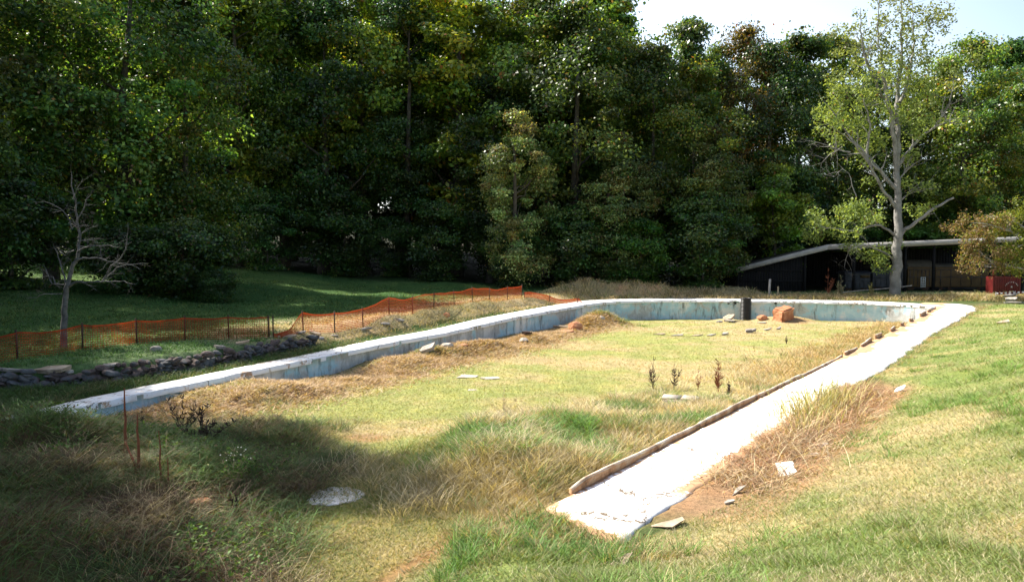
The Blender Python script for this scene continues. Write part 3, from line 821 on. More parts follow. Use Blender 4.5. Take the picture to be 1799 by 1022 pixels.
# inside the pool, along the left wall
stone(752, 618, 32, 0.35, PL, 'pale slab leaning in the green hump against the left pool wall', 20, 'stone_slab', 'slab', None, True, (R(20), R(-24), 0.4), 0.6, 0.9)
stone(786, 610, 19, 0.55, PL, 'white boulder at the foot of the left pool wall', 21)
stone(791, 601, 12, 0.35, M['rock_grey'], 'dark flat stone lying on the white boulder', 22, dz=0.22)
stone(807, 602, 9, 1.6, M['rock_red'], 'narrow upright orange stone beside the white boulder', 23, dz=0.1)
stone(816, 608, 15, 0.4, M['rock_red'], 'red clod on the soil heap right of the upright stone', 24)
stone(928, 588, 24, 0.3, M['dark_stem'], 'dark rotten slab on the rubble ridge', 25, 'stone_slab', 'slab', None, True, (R(4), R(3), 0.2), 0.6, 0.7)
stone(920, 600, 14, 0.6, PL, 'rounded pale stone at the edge of the meadow below the dark slab', 26)
stone(922, 608, 22, 0.08, PL, 'thin white flake lying flat in the meadow', 27, 'stone_slab', 'slab', None, True, (0, 0, 0.2), 0.5, 0.9)
stone(1010, 578, 22, 0.7, M['rock_red'], 'blocky red rock at the foot of the weedy hump', 28)
stone(996, 585, 22, 0.4, M['rock_red'], 'low tan rock just left of the red blocky rock', 29)
stone(1022, 560, 22, 0.5, M['rock_red'], 'dark red rock breaking out of the weedy hump', 30)
stone(1057, 561, 9, 0.8, PL, 'small pale stone set in the green side of the hump', 31)
for q, (px, py, ang, L) in enumerate([(982, 574, -0.25, 1.9), (992, 577, -0.35, 1.5)]):
    p = GP(px, py); v, f = tubes([(np.array([[-L / 2, 0, 0], [-L / 4, 0.02, 0.02], [0, 0.01, 0.03], [L / 4, 0, 0.02], [L / 2, 0.02, 0]]), [0.07, 0.075, 0.08, 0.07, 0.055])])
    o = obj('log', mesh_np('log', v, f, None, True), M['slab_tan'], None, (p[0], p[1], p[2] + 0.08)); o.rotation_euler = (0, R(3), ang)
    tag(o, ['grey fallen log lying left of the red rock', 'shorter log lying in front of the grey log'][q], 'log')
# by the black pipe
stone(1278, 563, 34, 0.20, T, 'tilted brown slab just left of the black pipe', 32, 'stone_slab', 'slab', None, True, (R(8), R(-20), 0.3), 0.6, 0.9)
stone(1285, 566, 26, 0.14, PL, 'pale slab lying flat in front of the tilted brown slab', 33, 'stone_slab', 'slab', None, True, (0, R(3), 0.3), 0.6, 1.0)
stone(1264, 566, 10, 0.4, GR, 'small grey stone at the left end of the slabs by the pipe', 34)
stone(1339, 561, 16, 0.6, M['rock_red'], 'lumpy orange rock between the pipe and the big boulder', 35)
stone(1340, 568, 22, 0.1, PL, 'thin pale flake in front of the lumpy orange rock', 36, 'stone_slab', 'slab', None, True, (0, 0, 0.3), 0.6, 1.0)
stone(1376, 561, 31, 0.78, M['rock_red'], 'big square orange boulder in front of the blue pool wall', 37, 'boulder', 'boulder', None, False, (R(6), R(-9), 0.5), 0.8, 0.36)
# row of half-buried slabs across the meadow
G2 = 'row of half buried slabs across the meadow'
rowl = ['left end', 'second', 'third', 'fourth', 'middle', 'mossy', 'seventh', 'tilted right end']
for q, (px, py, w, h) in enumerate([(1160, 588, 24, .12), (1192, 590, 28, .1), (1225, 590, 26, .1), (1250, 590, 24, .14), (1272, 588, 26, .16), (1318, 584, 32, .22), (1348, 580, 24, .14), (1368, 579, 15, .3)]):
    lab = {0: 'half buried slab at the left end of the row crossing the meadow', 1: 'second slab from the left in the row crossing the meadow', 2: 'third slab from the left in the row crossing the meadow',
           3: 'fourth slab from the left in the row crossing the meadow', 4: 'pale slab below the pipe in the row crossing the meadow', 5: 'thick mossy slab in the row below the boulder',
           6: 'thin pale slab between the mossy one and the tilted end slab', 7: 'small tilted slab at the right end of the row'}[q]
    stone(px, py, w, h, [T, GR, T, PL, PL, GR, PL, GR][q], lab, 40 + q, 'stone_slab', 'slab', G2, True, (R(3), R(-4 if q < 7 else -22), 0.1 * q), 0.4, 0.8)
# right of the path
stone(1376, 832, 62, 0.10, M['concrete'], 'bright white slab at the foot of the dry brown weeds', 50, 'concrete_slab', 'slab', 'broken edge pieces of the white path', True, (R(14), R(-16), 0.5), 0.8, 1.4)
stone(1445, 784, 34, 0.12, PL, 'pale flat slab under the dry weeds above the bright white slab', 51, 'concrete_slab', 'slab', 'broken edge pieces of the white path', True, (R(6), R(-10), 0.6), 0.5, 1.0)
stone(1434, 800, 17, 0.4, PL, 'small pale chunk between the bright slab and the flat slab', 52, 'concrete_chunk', 'stone', None)
stone(1581, 687, 28, 0.14, M['concrete'], 'white flake at the upper right end of the dry weeds', 53, 'concrete_slab', 'slab', 'broken edge pieces of the white path', True, (R(4), R(-22), 0.5), 0.4, 1.4)
stone(1298, 866, 44, 0.12, PL, 'long narrow edge piece at the lower foot of the dry weeds', 54, 'concrete_slab', 'slab', 'broken edge pieces of the white path', True, (R(4), R(-12), 0.7), 0.4, 1.2)
stone(1282, 884, 26, 0.2, PL, 'small edge piece just below the long narrow one', 55, 'concrete_slab', 'slab', 'broken edge pieces of the white path', True, (R(4), R(-8), 0.5), 0.5, 1.0)
stone(1172, 922, 66, 0.08, T, 'flat orange tan slab at the near right corner of the path', 56, 'concrete_slab', 'slab', None, True, (R(2), R(-6), 0.4), 0.6, 1.2)
stone(1092, 990, 60, 0.10, T, 'sunken tan slab in the lawn below the path end', 57, 'concrete_slab', 'slab', None, True, (R(4), R(-12), 0.7), 0.45, 1.3)
stone(1782, 534, 34, 0.12, GR, 'grey flagstone at the bottom of the pile by the red cabin', 58, 'flagstone', 'slab', 'pile of flagstones at the right edge', True, (0, 0, 0.2), 0.8, 1.0, 0.0)
stone(1778, 531, 28, 0.14, PL, 'tilted pale flagstone in the middle of the pile at the right edge', 59, 'flagstone', 'slab', 'pile of flagstones at the right edge', True, (0, R(-10), 0.5), 0.8, 1.0, 0.16)
stone(1776, 528, 24, 0.14, GR, 'topmost flagstone of the pile at the right edge', 60, 'flagstone', 'slab', 'pile of flagstones at the right edge', True, (0, R(-14), 0.1), 0.8, 1.0, 0.34)
stone(1765, 567, 34, 0.12, T, 'brown slab half hidden in the lawn at the far right', 61, 'stone_slab', 'slab', None, True, (R(4), R(-10), 0.3), 0.6, 1.0)
# foreground
stone(590, 872, 92, 0.05, M['grey_concrete'], 'round pale concrete patch showing through the low grass', 70, 'concrete_slab', 'slab', None, True, (0, 0, 0.1), 1.15, 0.6)
stone(352, 886, 34, 0.5, M['rock_red'], 'orange brown stone on the weedy mound', 71)
stone(257, 1006, 24, 0.5, M['rust_stem'], 'dark red stone at the bottom edge under the weeds', 72)
stone(490, 985, 20, 0.3, T, 'small pale pink stone at the bottom of the low ground', 73)
stone(802, 932, 6, 0.7, PL, 'tiny white pebble on the red bank', 74)
for q, (px, py, w) in enumerate([(818, 662, 46), (862, 664, 40), (830, 685, 20)]):
    stone(px, py, w, 0.04, PL, ['left pale flake of bare pool floor in the meadow', 'whiter right flake of bare pool floor in the meadow', 'smallest flake of bare pool floor, below the other two'][q], 80 + q, 'concrete_slab', 'slab', 'bare flakes of pool floor', True, (0, 0, 0.1), 1.0, 0.9)

# stone retaining wall, left
sw_line = resample(stone_line, 0.1)
SV = []; SF = []; b = 0
swt = thing('stone_wall', (-13, 21.3, 0), 'rough dark rubble wall holding the bank left of the pool', 'stone wall')
r = np.random.RandomState(5)
cum = 0
import bmesh
bmw = bmesh.new()
L = len(sw_line)
for row in range(6):
    k = r.randint(0, 3)
    while k < L - 3:
        w = 0.10 + 0.30 * r.rand() ** 2; hh = 0.07 + 0.12 * r.rand() ** 1.5
        idx = min(L - 2, k + int(w / 0.2))
        p = sw_line[idx]; t = sw_line[idx + 1] - sw_line[idx - 1]; an = math.atan2(t[1], t[0])
        end = sst(L * 1.0, L * 0.75, idx)
        z = -0.08 + row * 0.095
        if row >= 4 and r.rand() < 0.5: k += int(w / 0.1) + 1; continue
        nb0 = len(bmw.verts)
        ret = bmesh.ops.create_icosphere(bmw, subdivisions=2, radius=0.5)
        pl = [(Vector(r.randn(3)).normalized(), 0.34 + 0.1 * r.rand()) for _ in range(7)]
        rm = Matrix.Translation((p[0] + 0.22 * (r.rand() - .5) + 0.05, p[1] - 0.05 + 0.03 * row + 0.22 * (r.rand() - .5), z + 0.06 * (r.rand() - .5) + gz(p[0] + .5, p[1] - .3) * 0.5)) @ Euler((1.0 * (r.rand() - .5), 0.9 * (r.rand() - .5), an + r.rand() - .5)).to_matrix().to_4x4() @ Matrix.Diagonal((w * 1.3, 0.3, hh * 1.35, 1))
        for v in ret['verts']:
            for nn, d in pl:
                e = v.co.dot(nn) - d
                if e > 0: v.co -= nn * e
            v.co = rm @ v.co
        k += int(w / 0.1)
me = bpy.data.meshes.new('rubble'); bmw.to_mesh(me); bmw.free()
M['rubble'] = mat_simple('rubble', (0.07, 0.06, 0.06), (0.24, 0.2, 0.19), 2.2, 0.9, 0.8, 12, stops=[(0.3, (0.035, 0.03, 0.03)), (0.45, (0.11, 0.08, 0.07)), (0.55, (0.08, 0.085, 0.09)), (0.7, (0.20, 0.185, 0.175))])
child(obj('rubble', me, M['rubble']), swt)

# ------------------------------------------------------------------ black pipe, stakes, sign, box
p = np.array([(1311 - 899.5) / FPX * 55.25, 55.2, 0]); p[2] = gz(p[0], p[1])
pr, ph = 0.42, 1.72
rings = 17
prof = [(pr * 0.93, -0.25)]
for k in range(rings):
    z = k * ph / rings; dz = ph / rings
    prof += [(pr * 0.85, z), (pr * 0.85, z + dz * 0.35), (pr * 1.0, z + dz * 0.5), (pr * 1.0, z + dz * 0.85)]
prof += [(pr * 0.9, ph), (pr * 0.84, ph), (pr * 0.82, 0.2), (0.01, 0.2)]
th = np.linspace(0, 2 * np.pi, 28, endpoint=False)
V = np.array([[rr * math.cos(t), rr * math.sin(t), z] for rr, z in prof for t in th]); n = len(th)
F = [[i * n + j, i * n + (j + 1) % n, (i + 1) * n + (j + 1) % n, (i + 1) * n + j] for i in range(len(prof) - 1) for j in range(n)]
tag(obj('drain_pipe', mesh_np('drain_pipe', V, F), M['black_plastic'], None, (p[0], p[1], p[2])), 'black corrugated plastic pipe standing upright by the far pool wall', 'pipe')
for q, (px, pt, pb, w) in enumerate([(1352, 490, 521, 0.16), (1368, 503, 521, 0.12)]):
    d = 60.5 + q * 1.5; t0 = PD(px + (2 if q == 0 else 0), pt, d); b0 = PD(px - 1, pb, d); gzz = gz(b0[0], b0[1]) - 0.3
    v, f = boxes([(0, 0, (t0[2] + gzz) / 2, w, w * .5, t0[2] - gzz, 0)])
    o = obj('wooden_stake', mesh_np('wooden_stake', v, f), M['straw'] if q else M['dead_wood'], None, (b0[0], b0[1], 0)); o.rotation_euler = (0, R(2.5) if q == 0 else R(-1), 0.2)
    tag(o, ['tall pale wooden stake behind the far pool rim', 'short thin brown stake right of the tall pale one'][q], 'stake')
p0 = PD(719, 456, 71)
sg = thing('notice_sign', (p0[0], 71, gz(p0[0], 71)), 'small white notice sign on a post at the dark edge of the wood', 'sign')
g0 = gz(p0[0], 71)
v, f = boxes([(0, 0, p0[2] - g0, 0.52, 0.03, 0.36)]); obj('panel', mesh_np('panel', v, f), M['white_paint'], sg)
v, f = boxes([(0, 0.045, (p0[2] - g0) / 2, 0.07, 0.05, p0[2] - g0 + 0.1)]); obj('post', mesh_np('post', v, f), M['bark'], sg)
v, f = boxes([(-0.05, -0.02, p0[2] - g0 + 0.05, 0.24, 0.006, 0.05), (0.0, -0.02, p0[2] - g0 - 0.06, 0.3, 0.006, 0.04)]); obj('lettering', mesh_np('lettering', v, f), M['dark_paint'], sg)
# concrete box in the grass
p = GP(1196, 706)
bx = thing('concrete_box', (p[0], p[1], p[2]), 'weathered pale concrete box hidden in green grass beside the dead stalks', 'box', None, R(-20))
v, f = boxes([(0, 0, -0.02, 0.95, 0.42, 0.24)]); obj('base', mesh_np('base', v, f), M['rock_grey'], bx)
v, f = boxes([(-0.24, 0.0, 0.125, 0.5, 0.46, 0.05, 0.02), (0.27, 0.01, 0.13, 0.46, 0.46, 0.05, -0.04)]); obj('lid', mesh_np('lid', v, f), M['rock_pale'], bx)

# ------------------------------------------------------------------ orange barrier fences
def fence(posts, label, name='barrier_fence', top=None, grp=None, sag0=None, hgt=0.84):
    pts = [np.array(P(px, py, 0.45)) for px, py in posts]
    pts = [np.array([a[0], a[1], gz(a[0], a[1])]) for a in pts]
    t = thing(name, tuple(pts[0]), label, 'fence', grp)
    base = Vector(pts[0])
    for k, q in enumerate(pts):
        h = hgt + 0.1
        le = (random.random() - .5) * 0.08
        v, f = boxes([(q[0] - base.x, q[1] - base.y, q[2] - base.z + h / 2 - 0.1, 0.045, 0.045, h + .2)])
        v[4:, 0] += le
        obj('post', mesh_np('post', v, f), M['rust_metal'], t)
    V = []; F = []; nb = 0
    allx = []
    for k in range(len(pts) - 1):
        a, c = pts[k], pts[k + 1]; L = np.linalg.norm((c - a)[:2]); n = max(3, int(L / 0.085))
        for j in range(n + (k == len(pts) - 2)):
            u = j / n; x = a[0] * (1 - u) + c[0] * u; y = a[1] * (1 - u) + c[1] * u
            g = gz(x, y); sg = 0.10 * 4 * u * (1 - u)
            hz = hgt * (1 - sg * 0.7)
            if sag0 is not None and k == 0: hz = hgt * (0.30 + 0.70 * sst(0.45, 1.0, u)) * (1 if u > 0 else 1)
            bulge = 0.05 * math.sin(u * 9 + k)
            allx.append((x, y + bulge, g + 0.02, g + hz))
    X = np.array(allx); m = len(X); rows = 11
    tv = np.linspace(0, 1, rows)
    d = np.gradient(X[:, :2], axis=0); d /= np.linalg.norm(d, axis=1)[:, None]
    grid = np.zeros((m, rows, 3)); grid[:, :, 0] = X[:, 0:1]; grid[:, :, 1] = X[:, 1:2]; grid[:, :, 2] = X[:, 2:3] * (1 - tv) + X[:, 3:4] * tv
    grid -= np.array(base)
    hw = 0.0065
    # verticals
    a = grid[:, 0].copy(); c = grid[:, -1].copy(); dd = np.concatenate([d, np.zeros((m, 1))], 1) * hw
    Vv = np.stack([a - dd, a + dd, c + dd, c - dd], 1).reshape(-1, 3); Fv = np.arange(len(Vv)).reshape(-1, 4)
    Vh = []; 
    for j in range(rows):
        w = 0.028 if j == rows - 1 else 0.010
        g0_, g1_ = grid[:-1, j], grid[1:, j]; up = np.array([0, 0, w])
        Vh.append(np.stack([g0_ - up, g1_ - up, g1_ + up, g0_ + up], 1).reshape(-1, 3))
    Vh = np.concatenate(Vh); Fh = np.arange(len(Vh)).reshape(-1, 4) + len(Vv)
    nn_ = len(Vv) + len(Vh)
    obj('net', mesh_np('net', np.concatenate([Vv, Vh]), np.concatenate([Fv, Fh]), np.tile([0.25, 0.034, 0.010], (nn_, 1))), M['net_orange'], t).color = (1, 1, 1, 1)
    return t
fence([(-90, 655), (31, 631), (145, 612), (241, 603), (325, 597), (402, 593), (473, 590)], 'orange plastic net fence in deep shade at the left, on dark posts', grp='orange net fences')
fence([(480, 590), (533, 580), (588, 574), (638, 568), (684, 559), (725, 553), (762, 546), (798, 539.5), (830, 537), (860, 532), (891, 528), (917, 525.5)], 'orange plastic net fence glowing in the sun, sagging at its left end', grp='orange net fences', sag0=True)
fence([(921, 525.5), (965, 523), (1015, 521), (1060, 520)], 'dark unlit stretch of orange net behind the far dry bank', grp='orange net fences', hgt=0.38)
# red and white barrier at the right edge
v0 = PD(1750, 516, 60); v1 = PD(1850, 511, 58)
V = []; Fa = []; Fb = []
t = thing('barrier_tape', (v0[0], v0[1], gz(v0[0], v0[1])), 'red and white striped barrier tape by the red cabin at the right edge', 'barrier')
n = 26; va = []; vb = []
for k in range(n):
    a = v0 + (v1 - v0) * k / n - np.array(t.location); c = v0 + (v1 - v0) * (k + 1) / n - np.array(t.location)
    w = 0.08
    q = [a - [0, 0, w], c - [0, 0, w], c + [0, 0, w], a + [0, 0, w], a - [0, -.02, w], c - [0, -.02, w], c + [0, .02, w], a + [0, .02, w]]
    (va if k % 2 else vb).append(np.array(q))
qf = np.array([[0, 1, 2, 3], [7, 6, 5, 4], [3, 2, 6, 7], [1, 0, 4, 5]])
tv_ = np.concatenate(va + vb); tme = mesh_np('tape', tv_, np.concatenate([qf + 8 * k for k in range(len(va) + len(vb))]))
tme.materials.append(M['red_paint']); tme.materials.append(M['white_paint'])
tme.polygons.foreach_set('material_index', np.array([0] * (4 * len(va)) + [1] * (4 * len(vb)), np.int32))
obj('tape', tme, None, t)
for k in (0.0, 0.35, 0.7):
    a = v0 + (v1 - v0) * k - np.array(t.location); h = a[2] + 0.15
    v, f = boxes([(a[0], a[1] + .04, h / 2 - .1, 0.05, 0.05, h + .2)]); obj('post', mesh_np('post', v, f), M['dead_wood'], t)

# ------------------------------------------------------------------ shed and little train
SY = 70.0
def sx(px, d=SY): return (px - 899.5) / FPX * d * 1.0015
def sz(py, d=SY): return CAMZ - (py - 440) / FPX * d
shed = thing('open_shed', (sx(1450), SY, 0), 'long dark open-fronted shed with a grey metal roof edge behind the pool', 'shed')
prof = [(sx(1292), sz(471)), (sx(1450), sz(430.5)), (sx(1700), sz(420)), (sx(1800), sz(416))]
DEP = 11.0
def rel(V): return np.asarray(V, float) - np.array([sx(1450), SY, 0])
V = []; F = []
for k in range(3):
    (x0, z0), (x1, z1) = prof[k], prof[k + 1]
    b = len(V)
    ya, yb = SY - 0.25, SY + DEP
    V += [(x0, ya, z0), (x1, ya, z1), (x1, yb, z1 - 0.7), (x0, yb, z0 - 0.7), (x0, ya, z0 - .1), (x1, ya, z1 - .1), (x1, yb, z1 - .8), (x0, yb, z0 - .8)]
    F += [(b, b + 1, b + 2, b + 3), (b + 7, b + 6, b + 5, b + 4), (b, b + 4, b + 5, b + 1), (b + 3, b + 2, b + 6, b + 7), (b, b + 3, b + 7, b + 4), (b + 1, b + 5, b + 6, b + 2)]
obj('roof', mesh_np('roof', rel(V), F), M['tan_roof'], shed)
V = []; F = []
for k in range(3):
    (x0, z0), (x1, z1) = prof[k], prof[k + 1]
    b = len(V); ya, yb = SY - 0.33, SY - 0.27
    hh = 0.44
    V += [(x0, ya, z0 + .05), (x1, ya, z1 + .05), (x1, ya, z1 - hh), (x0, ya, z0 - hh * (0.8 if k == 0 else 1)), (x0, yb, z0 + .05), (x1, yb, z1 + .05), (x1, yb, z1 - hh), (x0, yb, z0 - hh)]
    F += [(b, b + 3, b + 2, b + 1), (b + 4, b + 5, b + 6, b + 7), (b, b + 1, b + 5, b + 4), (b + 3, b + 7, b + 6, b + 2), (b, b + 4, b + 7, b + 3)]
obj('fascia', mesh_np('fascia', rel(V), F), M['shed_metal'], shed)
def roofz(x): return np.interp(x, [q[0] for q in prof], [q[1] for q in prof])
# back wall and left wall of boards
bl = []
x = sx(1292) + 0.3
while x < sx(1795):
    h = roofz(x) - 0.9; bl.append((x - sx(1450), DEP - 0.4 + 0.02 * random.random(), h / 2 - 0.3, 0.29, 0.05, h + 0.6)); x += 0.3
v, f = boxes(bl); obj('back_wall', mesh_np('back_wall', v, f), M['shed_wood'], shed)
bl = []; x = sx(1297)
while x < sx(1412):                    # boarded left bay, with rails
    h = roofz(x) - 0.45; bl.append((x - sx(1450), 0.15 + 0.02 * random.random(), h / 2 - 0.3, 0.235, 0.04, h + 0.6)); x += 0.25
for z in (0.9, 1.9): bl.append((sx(1354) - sx(1450), 0.08, z, sx(1412) - sx(1297), 0.06, 0.12))
v, f = boxes(bl); 
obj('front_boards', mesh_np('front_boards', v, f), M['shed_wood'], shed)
bl = [(sx(1295) - sx(1450), y_, 0.6, 0.05, 0.28, 2.6) for y_ in np.arange(0.4, DEP - 0.5, 0.3)]
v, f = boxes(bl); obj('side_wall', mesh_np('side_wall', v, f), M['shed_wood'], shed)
for px in (1414, 1500, 1590, 1640, 1740, 1795):
    h = roofz(sx(px)) - 0.2
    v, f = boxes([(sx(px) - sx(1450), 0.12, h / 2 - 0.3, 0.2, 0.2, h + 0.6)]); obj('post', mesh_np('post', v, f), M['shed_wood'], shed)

TY = 72.5
def coach(px0, px1, ptop, pbot, body, roofm, label, name='train_coach', win=0, arch=0.25, dep=1.7):
    x0, x1 = sx(px0, TY), sx(px1, TY); zt, zb = sz(ptop, TY), sz(pbot, TY)
    cx = (x0 + x1) / 2; L = x1 - x0
    g = -0.06
    t = thing(name, (cx, TY, g), label, 'train car', 'cars of the little park train')
    zb -= g; zt -= g
    hb = zt - zb
    # body of panels with a slight tumblehome
    n = 14; prof_ = [(-dep / 2, zb), (-dep / 2 - 0.02, zb + hb * .5), (-dep / 2 + 0.02, zb + hb * .86)]
    prof_ += [(dep / 2 - 0.02, zb + hb * .86), (dep / 2 + .02, zb + hb * .5), (dep / 2, zb)]
    V = [(x_, y_, z_) for x_ in (-L / 2, L / 2) for y_, z_ in prof_]
    me = bpy.data.meshes.new('body'); m_ = len(prof_)
    me.from_pydata(V, [], [tuple([k, (k + 1) % m_, m_ + (k + 1) % m_, m_ + k]) for k in range(m_)] + [tuple(range(m_))[::-1], tuple(range(m_, 2 * m_))]); 
    obj('body', me, body, t)
    th = np.linspace(0, np.pi, 11)
    pr_ = [(-(dep / 2 + .12) * math.cos(a), zb + hb * .865 + hb * arch * 1.0 * math.sin(a) * .6) for a in th]
    V = [(x_, y_, z_) for x_ in (-L / 2 - .1, L / 2 + .1) for y_, z_ in pr_]; m_ = len(pr_)
    me = bpy.data.meshes.new('roof'); me.from_pydata(V, [], [tuple([k, (k + 1) % m_, m_ + (k + 1) % m_, m_ + k]) for k in range(m_)] + [tuple(range(m_))[::-1], tuple(range(m_, 2 * m_))])
    obj('roof', me, roofm, t)
    v, f = boxes([(0, -dep / 2 - 0.03, zb + hb * .42, L * .98, 0.03, 0.05), (0, -dep / 2 - 0.025, zb + hb * .75, L * .98, 0.03, 0.05)] + [(-L / 2 + L * (k + .5) / 6, -dep / 2 - 0.027, zb + hb * .4, 0.04, 0.025, hb * .7) for k in range(6)])
    obj('trim', mesh_np('trim', v, f), M['dark_paint'], t)
    v, f = boxes([(0, 0, zb - 0.12, L * .96, dep * .7, 0.2)]); obj('frame', mesh_np('frame', v, f), M['dark_paint'], t)
    for wx in (-L * .38, -L * .24, L * .24, L * .38):
        for wy in (-.55, .55):
            tha = np.linspace(0, 2 * np.pi, 16, endpoint=False); rw = max(0.14, zb * .5)
            V = [(wx + rw * math.cos(a), wy + s_, rw + rw * math.sin(a)) for s_ in (-.06, .06) for a in tha]
            me = bpy.data.meshes.new('wheel'); me.from_pydata(V, [], [(k, (k + 1) % 16, 16 + (k + 1) % 16, 16 + k) for k in range(16)] + [tuple(range(16))[::-1], tuple(range(16, 32))])
            obj('wheel', me, M['rust_metal'], t)
    return t, L, dep, zb, hb
coach(1634, 1740, 463, 503, M['yellow_paint'], M['tan_roof'], 'long mustard yellow train car with a tan roof under the shed')
t, L, dep, zb, hb = coach(1586, 1627, 463, 503, M['yellow_paint'], M['tan_roof'], 'short ochre cab with a small white lattice window, right of the big trunk', arch=.5)
wz = sz(495, TY); v, f = boxes([(0.32 + dx, -dep / 2 - 0.06, wz + .06, 0.05, 0.04, 1.0) for dx in (-.2, 0, .2)] + [(0.32, -dep / 2 - 0.065, wz + .06 + dz_, 0.44, 0.05, 0.05) for dz_ in (-.42, -.2, .02, .24, .46)])
obj('window_lattice', mesh_np('window_lattice', v, f), M['white_paint'], t)
coach(1525, 1583, 466, 503, M['dark_paint'], M['tan_roof'], 'dark grey train car with a dull tan roof behind the big trunk')
t, L, dep, zb, hb = coach(1478, 1521, 476, 505, M['dark_paint'], M['dark_paint'], 'low blue black train car at the left end with a yellow panel on top')
v, f = boxes([(0.7, -dep / 2 - .05, sz(484, TY), 0.9, 0.05, 0.25)]); obj('panel', mesh_np('panel', v, f), M['yellow_paint'], t)
# red cabin
RY = 66.0
x0, x1 = sx(1744, RY), sx(1793, RY); cx = (x0 + x1) / 2
gr = gz(cx, RY)
rc = thing('red_cabin', (cx, RY, gr), 'small red wooden cabin with white lettering at the right edge', 'cabin')
Lr = x1 - x0; zt = sz(470, RY) - gr
hw_ = sz(486, RY) - gr
V = [(-Lr / 2, 0, -.2), (Lr / 2, 0, -.2), (Lr / 2, 0, hw_), (Lr * .12, 0, hw_), (-Lr * .12, 0, hw_), (-Lr / 2, 0, hw_)]
V2 = V + [(a, 1.0, c) for a, b_, c in V]; m_ = 6
me = bpy.data.meshes.new('wall'); me.from_pydata(V2, [], [tuple(range(6)), tuple(range(6, 12))[::-1]] + [(k, (k + 1) % 6, 6 + (k + 1) % 6, 6 + k)[::-1] for k in range(6)]); obj('wall', me, M['red_paint'], rc)
for x_ in (-.46, -.1, .18, .46):
    v, f = boxes([(Lr * x_, .1, hw_ + (zt - hw_) / 2, .12, .12, zt - hw_)]); obj('upright', mesh_np('upright', v, f), M['red_paint'], rc)
v, f = boxes([(0, .5, zt + .04, Lr * 1.1, 1.2, .1)]); obj('roof', mesh_np('roof', v, f), M['dark_paint'], rc)
v, f = boxes([(Lr * (-.42 + .084 * k), -.02, hw_ * .45, .03, .03, hw_ * .95) for k in range(11)]); obj('batten', mesh_np('batten', v, f), M['red_paint'], rc)
lt = []
for k in range(9):
    a = R(150 - 120 * k / 8); lt.append((Lr * .16 + .62 * math.cos(a), -.045, hw_ * .28 + .62 * math.sin(a), .07 if k % 3 else .04, .01, .13 if k % 2 else .10))
lt += [(Lr * .16, -.045, hw_ * .40, .14, .01, .16), (Lr * .10, -.045, hw_ * .14, .1, .01, .1), (Lr * .22, -.045, hw_ * .14, .12, .01, .1)]
v, f = boxes(lt); obj('lettering', mesh_np('lettering', v, f), M['shed_metal'], rc)
# long pale pole leaning by the trunk
a = PD(1478, 514, 63.2); c = PD(1602, 502, 63.4)
v, f = tubes([(np.linspace(a, c, 8) - a + np.array([[0, 0, 0.03 * math.sin(k)] for k in range(8)]), [0.045] * 8)]); 
tag(obj('pole', mesh_np('pole', v, f, None, True), M['dead_wood'], None, tuple(a)), 'thin pale pole lying slantwise in front of the shed behind the big trunk', 'pole')

# ------------------------------------------------------------------ trees
def leaves(centers, normals_bias, size, cols, seed, aspect=0.62):
    r = np.random.RandomState(seed); n = len(centers)
    nrm = r.randn(n, 3) * 0.75 + normals_bias
    nrm /= np.linalg.norm(nrm, axis=1)[:, None] + 1e-9
    t = r.randn(n, 3); t -= (t * nrm).sum(1)[:, None] * nrm; t /= np.linalg.norm(t, axis=1)[:, None] + 1e-9
    b = np.cross(nrm, t)
    s = size * (0.6 + 0.8 * r.rand(n))[:, None]
    V = np.stack([centers - t * s * .5, centers + b * s * .5 * aspect + nrm * s * 0.08, centers + t * s * .5, centers - b * s * .5 * aspect + nrm * s * .08], 1).reshape(-1, 3)
    F = np.arange(4 * n).reshape(-1, 4)
    return V, F, np.repeat(cols, 4, 0)

def leafcols(n, seed, base=(0.038, 0.094, 0.028), tip=(0.20, 0.27, 0.06), brown=0.04, power=1.6):
    r = np.random.RandomState(seed)
    t = (r.rand(n, 1)) ** power
    c = np.array(base) * (1 - t) + np.array(tip) * t
    c *= 0.7 + 0.6 * r.rand(n, 1)
    br = r.rand(n) < brown
    c[br] = np.array([0.17, 0.10, 0.05]) * (0.6 + .8 * r.rand(br.sum(), 1))
    return c

